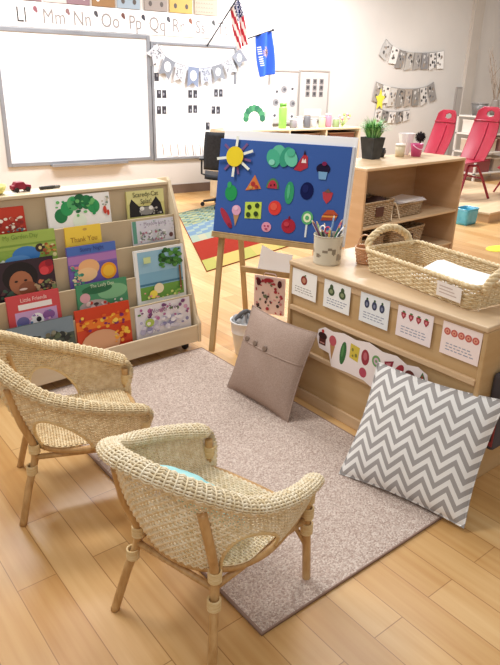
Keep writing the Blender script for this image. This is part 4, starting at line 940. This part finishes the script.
def wicker_chair(mw, label, mat):
    t = thing('wicker_armchair', label, 'armchair', mw, 'woven rattan childrens armchairs')
    m = MB(); weave(m, shell, 30, 92, .0026, .0026, mask=hole, stake=.0024); m.build('woven_shell', mat, t)
    # arch borders
    for sgn in (HS, 1-HS):
        P = [shell(sgn+.089*math.cos(R(q)), max(0, .59*math.sin(R(q)))) for q in range(0, 181, 6)]
        m = MB(); m.tube(P, .0055, 6); m.build('arch_edge', 'binding', t)
    # thick woven rim band
    rn = len(rimP)-1
    def rimf(s, t_):
        p = lerpP(rimP, s); a_ = lerpP(rimP, max(0, s-.004)); b_ = lerpP(rimP, min(1, s+.004)); tg = (b_-a_).normalized()
        o = Vector((p.x, p.y, 0)).normalized(); o = (o-tg*o.dot(tg)).normalized(); u = tg.cross(o)
        if u.z < 0: u = -u
        an = 2*PI*t_
        k = min(1, s/.03+.55, (1-s)/.03+.55)
        return p+o*(.008+.028*math.cos(an))*k+u*(.016*math.sin(an))*k
    m = MB(); weave(m, rimf, 17, 120, .0022, .0026, stake=.0026, fill=.8, alt=False); m.build('woven_rim', mat, t)
    m = MB(); m.tube([lerpP(rimP, k/80)+Vector((lerpP(rimP, k/80).x, lerpP(rimP, k/80).y, 0)).normalized()*.008 for k in range(81)], .013, 6); m.build('rim_core', 'binding', t)
    # arm fronts curling down to the seat
    for s0, sg in ((0, -1), (1, 1)):
        a_, b_ = rimP[0 if s0 == 0 else -1], lowP[0 if s0 == 0 else -1]
        P = smooth_path([a_, a_+Vector((.016, 0, -.02)), (a_+b_)/2+Vector((.02, 0, 0)), b_+Vector((.008, 0, .0))], 8)
        m = MB(); rope(m, P, .0075, 9, 4, False, .006); m.build('arm_front', mat, t)
    # seat
    def seatf(s, t_):
        x = -.15+.36*t_; q = max(0., (x+.165)/.12); w2 = .178*min(1, (1-(1-min(1, q))**2)**.5) if q < 1 else .178
        w2 = max(w2, .04); edge = max(0, (t_-.9)/.1)
        return Vector((x, (2*s-1)*w2, .272+.006*math.sin(PI*s)-.03*edge**2))
    m = MB(); weave(m, seatf, 40, 40, .0022, .0024, stake=.002); m.build('woven_seat', mat, t)
    ring = [(p.x, p.y, .256) for p in [lerpP(lowP, k/60) for k in range(61)]]
    ring = [Vector(p)*1 for p in ring]+[Vector((.21, .12, .25)), Vector((.213, 0, .25)), Vector((.21, -.12, .25))]
    m = MB(); m.tube(ring, .0115, 8, closed=True); m.build('seat_ring', 'cane', t)
    # legs
    for sy in (-1, 1):
        P = smooth_path([(-.215, .178*sy, 0), (-.182, .155*sy, .13), (-.15, .133*sy, .25), (-.182, .146*sy, .37), (-.208, .142*sy, .49)], 6)
        m = MB(); m.tube(P, .0125, 10); o = m.build('rear_leg', 'cane', t)
        for z_, c_ in ((.19, (-.166, .144*sy)), (.262, (-.151, .134*sy))):
            m = MB(); m.T = Matrix.Translation((c_[0], c_[1], z_))
            for q in range(6): m.tube([(.0155*math.cos(2*PI*k/14), .0155*math.sin(2*PI*k/14), .0055*q-.016) for k in range(14)], .0032, 5, closed=True)
            m.build('binding', 'binding', o)
        P = smooth_path([(.215, .19*sy, 0), (.21, .185*sy, .13), (.203, .180*sy, .26), (.203, .184*sy, .352)], 6)
        m = MB(); m.tube(P, .0125, 10); o = m.build('front_leg', 'cane', t)
        for z_ in (.20, .255, .31):
            m = MB(); m.T = Matrix.Translation((.2065-.01*(z_-.2), .183*sy-.0*sy, z_))
            for q in range(7): m.tube([(.0155*math.cos(2*PI*k/14), .0155*math.sin(2*PI*k/14), .0055*q-.018) for k in range(14)], .0032, 5, closed=True)
            m.build('binding', 'binding', o)
    for sy in (-1, 1):
        m = MB(); m.tube([(-.155, .137*sy, .228), (.203, .18*sy, .232)], .0095, 8); m.build('stretcher', 'cane', t)
    for x_, y_ in ((-.155, .137), (.203, .178)):
        m = MB(); m.tube([(x_, -y_, .222), (x_, y_, .222)], .0095, 8); m.build('stretcher', 'cane', t)
    for sy in (-1, 1):
        m = MB(); m.tube(smooth_path([(.208, .185*sy, .13), (.19, .15*sy, .20), (.198, .09*sy, .228)], 5), .007, 7); m.build('brace', 'cane', t)
    return t
chB = wicker_chair(at(.70, 1.20, 0, 20), 'near wicker armchair turned to the rug with a pale blue cushion inside', 'wicker')
chA = wicker_chair(at(.565, 1.915, 0, -13), 'farther wicker armchair in front of the book display with empty seat', 'wicker_b')  # shadow on this chair is carried by the tanner rattan colour
pm = at(.70, 1.20, 0, 20) @ frame((-.045, .01, .368), (0, 1, .16), (-1, 0, 1.0))
pillow(pm, .27, .18, .085, 'teal', 'seat_cushion', 'pale blue cushion lying in the near wicker chair', 20)
#@@PART3
# ================================================================== MIDDLE OF THE ROOM
ma = R(8); MO = Vector((4.395, 3.405, 0)); MU = Vector((math.cos(ma), math.sin(ma), 0)); MN = Vector((-MU.y, MU.x, 0))
ML, MD, MH = 1.29, .46, .83
MM = frame(MO-MU*ML, MU, MN)
ms = thing('open_shelf', 'waist high open wooden shelf with woven baskets and a potted grass on top', 'shelf unit', MM)
for x_ in (0, ML-.02):
    m = MB(); m.box(x_, x_+.02, 0, MD, 0, MH-.022); m.build('end_panel', 'shelfwood', ms, .003)
m = MB(); m.box(0, ML, -.004, MD, MH-.022, MH); m.build('top_board', 'birch_edge', ms, .005)
for z_ in (.125, .405):
    m = MB(); m.box(.02, ML-.02, .005, MD-.012, z_-.018, z_); m.build('shelf', 'birch_edge', ms, .003)
m = MB(); m.box(.02, ML-.02, MD-.012, MD, .03, MH-.022); m.build('back_panel', 'shelfwood', ms)
m = MB(); m.box(.02, ML-.02, .02, .035, .0, .107); m.build('kick_board', 'shelfwood', ms)
def onM(x, y, z, rz=0): return MM @ Matrix.Translation((x, y, z)) @ Matrix.Rotation(R(rz), 4, 'Z')
woven_basket(onM(.235, .17, .406), .185, .13, .165, 11, 44, 'greywicker', 'grey woven basket with dark label, left on the upper shelf of the open unit', 'woven baskets in the open shelf', labelcol='#5b3b33', flare=1.05)
woven_basket(onM(.69, .2, .406), .17, .12, .10, 7, 40, 'greywicker', 'low tan woven tray basket under papers, right on the upper shelf', 'woven baskets in the open shelf', flare=1.05)
woven_basket(onM(.21, .19, .126, 3), .16, .13, .17, 11, 40, 'greywicker', 'woven basket left on the lower shelf of the open unit', 'woven baskets in the open shelf', flare=1.05)
woven_basket(onM(.66, .18, .126, 4), .20, .13, .19, 12, 44, 'greywicker', 'flared woven basket with dark label, right on the lower shelf', 'woven baskets in the open shelf', labelcol='#4a2f2a', flare=1.16)
t = thing('paper_stack', 'white papers on the low tray basket in the open shelf', 'paper', onM(.72, .17, .5155, 5))
for q in range(4):
    m = MB().color(['#e9e2dd', '#f6f2f0', '#efe6ea', '#faf8f6'][q]); m.T = Matrix.Rotation(R(5*q-8), 4, 'Z'); m.box(-.17, .17, -.10, .09, .004*q, .004*q+.003); m.build('sheet', 'paint', t)
t = thing('pipe_cleaner_frame', 'bent cream coloured rods leaning out of the upper left basket', 'rods', onM(.44, .03, .407))
for k, P in enumerate((((-.05, 0, .0), (-.02, .02, .12), (.02, .02, .12), (.05, -.01, .0)), ((-.02, .02, .12), (.0, .05, .13), (.02, .02, .12)))):
    m = MB().color('#e6d6bd'); m.tube(smooth_path(P, 5), .0055, 6); m.build('rod', 'paint', t)
t = thing('dark_cloth', 'dark brown bundle filling the upper left basket', 'cloth', onM(.235, .17, .54))
m = MB().color('#4c3a38'); m.sm = True; m.grid(lambda u, v: Vector(((2*u-1)*.165, (2*v-1)*.11, .03+.03*math.sin(6*u+3)*math.sin(5*v)-.02*(2*u-1)**2)), 14, 10); o = m.build('folds', 'felt', t); so = o.modifiers.new('s', 'SOLIDIFY'); so.thickness = .03
# pot of grass
t = thing('potted_grass', 'green artificial grass in a dark square pot on the open shelf', 'plant', onM(.50, .36, MH+.0005) @ Matrix.Scale(1.2, 4))
m = MB(); m.prism([(-.04, -.04), (.04, -.04), (.04, .04), (-.04, .04)], 0, .005); 
for s_ in range(4):
    m.T = Matrix.Rotation(PI/2*s_, 4, 'Z'); m.prism([(-.038, 0), (.038, 0), (.058, .13), (-.058, .13)], -.0, .004, 'y') if False else None
m.T = None
def frust(m, r0, r1, z0, z1, th=.005):
    for a_, b_ in ((0, 0),):
        o0 = [(-r0, -r0, z0), (r0, -r0, z0), (r0, r0, z0), (-r0, r0, z0)]; o1 = [(-r1, -r1, z1), (r1, -r1, z1), (r1, r1, z1), (-r1, r1, z1)]
        i1 = [(x*(1-th/r1), y*(1-th/r1), z) for x, y, z in o1]; i0 = [(x*.85, y*.85, z1-.03) for x, y, z in o1]
        V = [[m.vert(p) for p in L_] for L_ in (o0, o1, i1, i0)]
        m.face(V[0][::-1]); m.face(V[3])
        for A_, B_ in zip(V[:-1], V[1:]):
            for k in range(4): m.face((A_[k], A_[(k+1) % 4], B_[(k+1) % 4], B_[k]))
m = MB(); frust(m, .042, .058, 0, .135); m.build('pot', 'pot', t, .003)
m = MB(); rn = random.Random(12)
for k in range(260):
    a_ = rn.uniform(0, 2*PI); r0 = rn.uniform(0, .035); L_ = rn.uniform(.10, .19); out = rn.uniform(.03, .15)
    m.color(rn.choice(['#5f9f56', '#7cba68', '#9fd088', '#4c8a4c', '#b9dca2', '#6bab64']))
    p0 = Vector((r0*math.cos(a_), r0*math.sin(a_), .11)); d = Vector((math.cos(a_), math.sin(a_), 0)); sd = Vector((-d.y, d.x, 0))
    pts = [p0, p0+d*out*.3+UPZ*L_*.55, p0+d*out+UPZ*L_*(.95-.3*out/.12)]
    wv = .0045
    ids = [m.vert(pts[0]-sd*wv), m.vert(pts[0]+sd*wv), m.vert(pts[1]+sd*wv), m.vert(pts[1]-sd*wv), m.vert(pts[2])]
    m.face(ids[:4]); m.face((ids[3], ids[2], ids[4]))
m.build('grass_blades', 'leaf', t)
t = thing('dark_cup', 'small black cup just right of the potted grass', 'cup', onM(.66, .39, MH+.0005))
m = MB().color('#2f2f33'); m.lathe([(.028, 0), (.034, .07), (.031, .07), (.026, .006)], 20); m.build('bowl', 'plastic', t)
m = MB().color('#3a3a3e'); m.tube(smooth_path([(.032, 0, .055), (.055, 0, .05), (.055, 0, .025), (.03, 0, .018)], 5), .004, 6); m.build('handle', 'plastic', t)
t = thing('cream_tub', 'cream lidded tub on the open shelf beside the pink bucket', 'tub', onM(.83, .33, MH+.0005))
m = MB().color('#dccdae'); m.lathe([(.036, 0), (.04, .085)], 24); m.build('body', 'plastic', t)
m = MB().color('#f0e9dc'); m.lathe([(.042, .086), (.042, .098), (.036, .1)], 24); m.build('lid', 'plastic', t)
t = thing('pink_bucket', 'small pink bucket with pale handle on the open shelf', 'bucket', onM(.97, .27, MH+.0005))
m = MB().color('#d4538c'); m.lathe([(.038, 0), (.052, .095), (.055, .1), (.048, .1), (.034, .004)], 26); m.build('body', 'plastic', t)
m = MB().color('#f0c6da'); m.tube([(.054*math.cos(R(q)), -.052*math.sin(R(q))*.9, .093-.035*math.sin(R(q))) for q in range(0, 181, 12)], .004, 6); m.build('handle', 'plastic', t)
t = thing('white_ruffle_pot', 'white frilly paper bundle behind the pink bucket', 'paper bundle', onM(1.0, .40, MH+.0005))
m = MB().color('#f1eeee'); m.sm = True; m.grid(lambda u, v: Vector(((.03+.05*v+.008*math.sin(16*PI*u)*v)*math.cos(2*PI*u), (.03+.03*v)*math.sin(2*PI*u), .17*v)), 64, 8); m.build('ruffles', 'felt', t)
for nm, x_, y_, r_, cc, lab in (('black_puppet_head', 1.17, .38, .035, '#2b2628', 'round black furry ball on a stick behind the pink bucket'),):
    t = thing('fur_ball', lab, 'ball', onM(x_, y_, MH+.0005))
    m = MB().color('#6a5a52'); m.lathe([(.022, 0), (.012, .01), (.006, .1)], 12); m.build('stand', 'plastic', t)
    m = MB().color(cc); rn = random.Random(2)
    m.ball((0, 0, .135), r_, seg=14, rg=9)
    for k in range(150):
        d = Vector((rn.gauss(0, 1), rn.gauss(0, 1), rn.gauss(0, 1))).normalized(); p0 = Vector((0, 0, .135))+d*r_*.9; m.tube([p0, p0+d*.016], [.003, .001], 4)
    m.build('fur', 'felt', t)

# ---------------- platform, tub, yellow sheet
PX0, PY0 = 5.83, 4.10
t = thing('wooden_platform', 'very low wooden platform on the floor behind the open shelf', 'platform', at(PX0, PY0, 0, 8))
m = MB(); m.box(0, 1.95, .0, 1.75, .085, .11); m.build('deck', 'birch_h', t, .004)
m = MB(); m.box(0.01, 1.94, .01, .03, 0, .085); m.build('front_board', 'shelfwood', t)
m = MB(); m.box(0.01, .03, .03, 1.74, 0, .085); m.build('side_board', 'shelfwood', t)
p = on_z(469, 224, 0)
t = thing('blue_tub', 'translucent blue plastic tub on the floor beside the wooden platform', 'tub', at(p.x-.02, p.y+.04, 0, 8))
m = MB(); m.prism(rrect(.105, .075, .02)[0:0] or [(x, y) for x, y, _ in rrect(.105, .075, .02)], .001, .006); m.build('base', 'clearblue', t)
f = box_surface(.105, .075, .02, .001, .165, 1.1)
m = MB(); m.sm = True; m.grid(lambda u, v: f(u, v), 80, 6); o = m.build('walls', 'clearblue', t); so = o.modifiers.new('s', 'SOLIDIFY'); so.thickness = .004; so.offset = -1
m = MB(); m.tube([f(k/60, 1) for k in range(60)], .006, 6, closed=True); m.build('rim', 'clearblue', t)
p = on_z(497, 249, 0)
t = thing('yellow_mat', 'bright yellow rounded sheet lying on the floor at the right', 'mat', at(p.x+.02, p.y, 0, 5))
m = MB(); m.prism(el(0, 0, .15, .09, 24), .0003, .004); m.build('sheet', 'yellowfelt', t, .001)

# ---------------- red chairs
def red_chair(mw, label, sc=1.0):
    t = thing('red_school_chair', label, 'chair', mw @ Matrix.Diagonal((sc, sc, sc, 1)), 'red plastic school chairs')
    def backf(u, v):
        w2 = .15*(1+.12*math.sin(PI*v)-.18*v**3); x = -.17-.15*v-.03*math.sin(PI*v)
        return Vector((x+.035*(2*u-1)**2, (2*u-1)*w2, .36+.50*v))
    m = MB(); m.sm = True; n1, n2 = 50, 70
    I = [[m.vert(backf(i/n1, j/n2)) for j in range(n2+1)] for i in range(n1+1)]
    for i in range(n1):
        for j in range(n2):
            u, v = (i+.5)/n1, (j+.5)/n2
            if ((u-.5)/.17)**2+((v-.87)/.055)**2 < 1: continue                      # hand hole
            cu, cv = abs(u-.5)*2, v
            if cv > .9 and cu > 1-.32*((cv-.9)/.1)**2: continue
            m.face((I[i][j], I[i+1][j], I[i+1][j+1], I[i][j+1]))
    o = m.build('backrest', 'red', t); so = o.modifiers.new('s', 'SOLIDIFY'); so.thickness = .008
    m = MB(); 
    for v in (.74, ): m.tube([backf(k/16, v)+Vector((.006, 0, 0)) for k in range(17)], .007, 6)
    m.tube([backf(.5, k/10*.7)+Vector((.004, 0, 0)) for k in range(11)], .006, 6)
    m.build('back_rib', 'red', t)
    m = MB(); m.sm = True
    m.grid(lambda u, v: Vector((.20-.39*v+.0*u, (2*u-1)*(.185-.02*v), .34+.02*v-.03*max(0, 1-v*5)**2+.016*(2*u-1)**2)), 14, 16); o = m.build('seat', 'red', t); so = o.modifiers.new('s', 'SOLIDIFY'); so.thickness = .009
    for sy in (-1, 1):
        m = MB(); m.tube(smooth_path([(.19, .19*sy, 0), (.10, .16*sy, .20), (.05, .145*sy, .325)], 5), .0125, 8); m.build('front_leg', 'redmetal', t)
        m = MB(); m.tube(smooth_path([(-.25, .19*sy, 0), (-.15, .16*sy, .20), (-.07, .145*sy, .325)], 5), .0125, 8); m.build('rear_leg', 'redmetal', t)
        m = MB(); m.tube([(-.07, .145*sy, .325), (.05, .145*sy, .325)], .0125, 8); m.build('seat_rail', 'redmetal', t)
    m = MB(); m.tube([(-.15, -.16, .20), (-.15, .16, .20)], .009, 8); m.build('stretcher', 'redmetal', t)
    return t
red_chair(at(6.30, 4.94, .111, 176), 'red plastic chair right of the open shelf, nearest of the red chairs', 1.2)
red_chair(at(6.38, 5.6, .111, 176), 'red plastic chair behind the left end of the first, nearest the photo tags', 1.12)
red_chair(at(7.12, 4.72, .111, 150), 'red plastic chair cut off by the right edge of view', .95)

# ---------------- far right: storage rack, box, branches
sx0, sy0 = 8.05, 6.05
t = thing('storage_rack', 'white metal rack by the right wall behind the red chairs', 'rack', at(sx0, sy0))
for x_ in (0, .98):
    for y_ in (0, .43):
        m = MB().color('#cfcac4'); m.box(x_, x_+.03, y_, y_+.03, 0, .95); m.build('post', 'paint', t)
for z_ in (.12, .42, .68, .93):
    m = MB().color('#dcd6ce'); m.box(0.0, 1.01, 0.0, .46, z_, z_+.02); m.build('shelf', 'paint', t, .002)
for k, (x_, z_, w_, h_, cc, lab) in enumerate(((.06, .14, .35, .2, '#8a4a4a', 'dark rose box on the lowest shelf of the white rack'), (.5, .14, .38, .18, '#b3a596', 'tan box on the lowest shelf of the white rack'), (.08, .44, .4, .16, '#cbb8a4', 'beige box in the middle of the white rack, left'), (.55, .44, .34, .18, '#9a6a66', 'faded red box in the middle of the white rack'), (.06, .70, .34, .17, '#dcd5cc', 'off white box high on the white rack'), (.48, .70, .4, .16, '#a89a90', 'taupe box high on the white rack'))):
    t = thing('storage_box', lab, 'box', at(sx0+x_, sy0+.05, z_+.0005), 'boxes on the white rack')
    m = MB().color(cc); m.box(0, w_, 0, .34, 0, h_); m.build('body', 'paint', t, .004)
    m = MB().color('#e6e0d8'); m.box(-.004, w_+.004, -.004, .344, h_, h_+.02); m.build('lid', 'paint', t, .003)
t = thing('grey_bin', 'dark grey bin on the left end of the white rack top', 'bin', at(8.2, 6.25, .9505))
m = MB().color('#6a6663'); m.lathe([(.09, 0), (.12, .17), (.11, .17), (.085, .01)], 20); m.build('body', 'plastic', t)
m = MB().color('#7d7874'); m.tube([(.118*math.cos(2*PI*k/24), .118*math.sin(2*PI*k/24), .17) for k in range(24)], .007, 6, closed=True); m.build('rim', 'plastic', t)
t = thing('branch_vase', 'vase of tall bare branches on the white rack', 'vase', at(8.62, 6.3, .9505))
m = MB().color('#8c8179'); m.lathe([(.05, 0), (.08, .08), (.05, .2), (.055, .22), (.045, .22), (.04, .1)], 20); m.build('vase', 'plastic', t)
rn = random.Random(31)
for k in range(13):
    a_ = rn.uniform(0, 2*PI); L_ = rn.uniform(.55, .85); sp = rn.uniform(.15, .42)
    P = smooth_path([(.0, 0, .1), (sp*.3*math.cos(a_), sp*.2*math.sin(a_), .1+L_*.45), (sp*math.cos(a_), sp*.5*math.sin(a_), .1+L_)], 5)
    m = MB(); m.tube(P, [.007-.0005*i for i in range(len(P))], 5)
    for q in range(3):
        b0 = P[4+2*q]; m.tube([b0, b0+Vector((rn.uniform(-.1, .1), rn.uniform(-.05, .05), .14))], [.004, .0015], 4)
    m.build('branch', 'twig', t)
x0, z0 = wl(449, 146, .03); x1, z1 = wl(462, 87, .03)
t = thing('leaning_board', 'tall narrow grey panel against the pale wall behind the left red chair', 'panel', Matrix.Translation((x0, YB, 0)) @ WR)
m = MB().color('#9f9892'); m.box(0, .26, 0, z1, 0.001, .03); m.build('panel', 'paint', t, .003)
m = MB().color('#b3aca5'); m.box(.02, .24, .04, z1-.03, .031, .034); m.build('face', 'paint', t)
# dark bag beside the near end of the birch unit
t = thing('dark_tote', 'dark grey tote bag hanging on the right end of the birch unit', 'bag', CM @ Matrix.Translation((CL+.001, .08, 0)))
m = MB().color('#5b565a'); m.box(0.0, .05, 0, .28, .16, .46); m.build('body', 'felt', t, .012)
m = MB().color('#a3474a'); m.box(.004, .046, -.004, -.001, .18, .28); m.color('#3a3336'); m.box(.01, .04, -.006, -.0045, .20, .26); m.build('front_patch', 'paint', t)
m = MB().color('#5b565a'); m.tube(smooth_path([(.02, .07, .45), (.02, .09, .55), (.02, .19, .55), (.02, .21, .45)], 5), .006, 6); m.build('strap', 'felt', t)
m = MB(); m.tube(smooth_path([(-.0, .14, .545), (.015, .14, .54), (.03, .14, .545), (.034, .14, .565)], 4), .004, 6); m.build('hook', 'alu', t)
